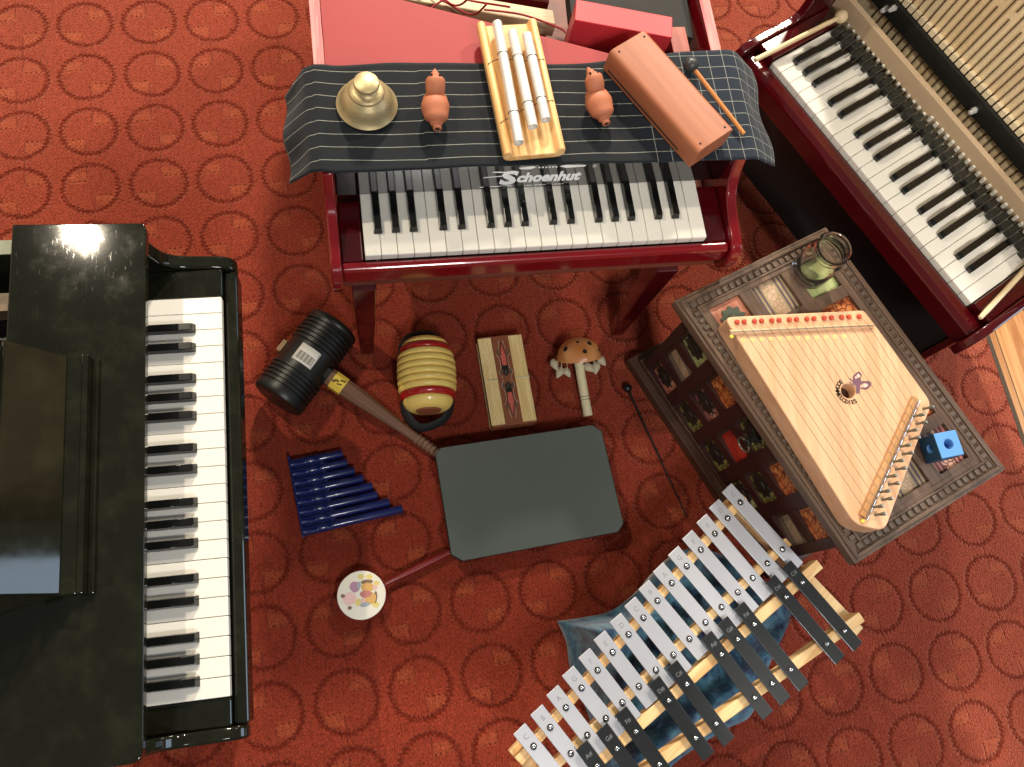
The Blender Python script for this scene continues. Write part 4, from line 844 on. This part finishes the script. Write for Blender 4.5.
for k,(x,dy,z_,r_,tilt) in enumerate(((-.047,-.006,.022,.0085,.2),(-.036,-.020,.012,.0085,-.5),(-.024,-.022,.012,.0075,.3),(.016,-.021,.020,.0085,.6),(.034,-.020,.014,.009,-.2),(.044,-.010,.020,.0085,.4))):
    bm=NB(); lathe(bm,[(0,-r_),(r_*.55,-r_*.8),(r_*.95,-r_*.2),(r_,r_*.3),(r_*.6,r_*1.1),(r_*.15,r_*1.8),(0,r_*1.9)],14,Matrix.Translation((x,dy-.006,max(z_,r_+.0005)))@Euler((R(90),0,tilt*1.2)).to_matrix().to_4x4()@Matrix.Diagonal((1,.75,1,1))); s_=link('seed_shell',bm,M['shell'],T,True)
    bm=NB(); tube(bm,[(x*.86,-.010,z_+.006),(x*.95,dy-.006,z_+.004)],.0006,6); link('tie_string',bm,M['bone'],s_)
bm=NB(); rod(bm,(0,.006,hz_-.008),hl,.0085,.0088,20); hn=link('handle',bm,M['bone'],T,True,.001)
bm=NB(); d=(hl-Vector((0,.006,hz_-.008)))
for t in (.71,.755):
    c=Vector((0,.006,hz_-.008))+d*t; lathe(bm,[(.0086,-.0006),(.0092,0),(.0086,.0006)],24,along(c,c+d),0,False)
link('dark_ring',bm,M['dark'],hn,True)
# thin black mallet near the cabinet
mallet('thin_mallet',at(627.5,388,.010),at(687,517,.004),.0022,.0085,'thin black mallet with a small ball head on the carpet beside the cabinet',M['blackpaint'],M['blackpaint'],r2=.0014)
# pan flute
q0=at(290,458,.012); q1=at(304.5,536,.012); pa=frame(q1,q0)-R(90)
T=thing('pan_flute','small blue plastic pan flute with eight pipes lying flat on the carpet','pan flute',(q1.x,q1.y,0),pa)
Lp=(q0-q1).length; n=8; pitch=Lp/n*.985
Mi=(Matrix.Translation((q1.x,q1.y,0))@Matrix.Rotation(pa,4,'Z')).inverted()
ends=[(404,515),(390,504.5),(378,497),(373,489),(364,480.5),(355,471.5),(347.5,462.5),(342.5,452.5)]
for k in range(n):
    y=pitch*(k+.5); e=Mi@at(*ends[k],.012); L_=max(.05,e.x)
    bm=NB(); pf=[(.0060,.0),(.0084,0),(.0084,.022),(.0090,.023),(.0090,.025),(.0084,.026),(.0084,.045),(.0090,.046),(.0090,.048),(.0076,.049),(.0072,L_-.002),(.0062,L_),(0,L_)]
    lathe(bm,pf,20,along((0,y,.0092),(1,y,.0092))); link('pipe',bm,M['bluep'],T,True)
bm=NB(); box(bm,-.004,.0005,-.002,Lp+.004,.003,.017); link('mouth_rail',bm,M['bluep'],T,False,.0015)
bm=NB(); 
for k in range(n): box(bm,.004,.055,pitch*k-.0022 if k else .001,pitch*k+.0022 if k else .002,.004,.0125)
link('web',bm,M['bluep'],T)
# red hand drum rattle with picture skin
hc=.024; p=at(361.5,595,hc+.004); q=at(452,551,.018); da=frame(p,q)
T=thing('hand_drum','small red hand drum with a white picture skin and stick handle','drum',(p.x,p.y,0),da)
rr=.0405; bm=NB(); lathe(bm,[(0,.001),(rr-.001,.001),(rr+.001,.004),(rr+.001,hc-.002),(rr-.001,hc),(0,hc)],56); link('drum_shell',bm,M['drumred'],T,True,ang=40)
bm=NB(); lathe(bm,[(rr-.0015,hc),(rr-.0008,hc+.0012),(rr-.003,hc+.0022),(0,hc+.0022)],56); sk_=link('drum_skin',bm,M['skin'],T,True,ang=40)
L_=(q-p).length; bm=NB(); lathe(bm,[(.0040,0),(.0048,.02),(.0068,.06),(.0052,L_-.03),(.0055,L_)],16,along((rr-.002,0,.016),(rr+L_-.036,0,.012))); link('handle',bm,M['drumred'],T,True)
# soft printed shapes of the skin picture: generic round flowers
Mrot=Matrix.Rotation(-da,4,'Z')
def blob(x,y,rx,ry,mat,dz,rot=0):
    bm=NB(); pts=[(rx*math.cos(t)*(1+.06*math.sin(5*t)),ry*math.sin(t)) for t in [2*math.pi*k/24 for k in range(24)]]
    prism(bm,pts,0,.00012); u_=Vector(((x-372)/330*rr,-(y-345)/330*rr,0)); bm.transform(Matrix.Translation((0,0,hc+.0023+dz))@Mrot@Matrix.Translation(u_)@Matrix.Rotation(rot,4,'Z')); link('printed_shape',bm,M[mat],sk_)
for (x,y,rx,ry,m_,dz,ro) in ((350,100,.0055,.004,'bl_y',0,0),(465,100,.0055,.004,'bl_y',0,0),(565,185,.005,.004,'bl_y',0,0),(330,440,.005,.006,'bl_y',0,0),(570,470,.0055,.0045,'bl_y',0,0),
    (275,240,.008,.009,'bl_p',.0001,.5),(330,215,.003,.006,'bl_g',.0003,0),(435,170,.010,.004,'bl_b',.0001,.1),(450,240,.011,.007,'bl_o',.0002,0),(490,385,.010,.010,'bl_o',.0002,.3),(560,370,.003,.010,'bl_b',.0001,0),
    (430,330,.010,.0058,'bl_r',.0004,.1),(215,395,.011,.010,'bl_k',.0003,.3),(125,360,.0035,.003,'bl_b',.0005,0),(225,515,.0035,.003,'bl_b',.0005,0),(425,470,.008,.0035,'bl_g',.0005,.2),(550,245,.004,.004,'bl_k',.0004,0),(400,415,.004,.004,'bl_k',.0006,0)):
    blob(x,y,rx,ry,m_,dz,ro)
# slate board on four rubber feet
z=.044; q=[at(x,y,z) for x,y in ((440.5,447.5),(593,424.5),(602,430.5),(624,523.5),(618.5,532),(462,561),(451,555),(435,454))]
cen=sum(q,Vector())/8; T=thing('tap_board','dark grey rectangular board with cut corners lying between the hammer and the drum','board',(cen.x,cen.y,0))
loc=[(v.x-cen.x,v.y-cen.y) for v in q]
bm=NB(); prism(bm,loc,z-.012,z-.001); link('board_body',bm,M['blackpaint'],T,False,.0006)
bm=NB(); prism(bm,[(x*.992,y*.990) for x,y in loc],z-.0008,z); link('slate_face',bm,M['slate'],T,False,.0004)
for k in (0,2,4,6):
    x=(loc[k][0]+loc[(k+1)%8][0] if k else loc[0][0]+loc[7][0])/2*.84 if k==0 else (loc[k][0]+loc[k-1][0])/2*.84; y=(loc[0][1]+loc[7][1])/2*.84 if k==0 else (loc[k][1]+loc[k-1][1])/2*.84
    bm=NB(); lathe(bm,[(.010,0),(.011,.002),(.011,z-.012)],20,Matrix.Translation((x,y,0))); link('foot',bm,M['rubber'],T,True)
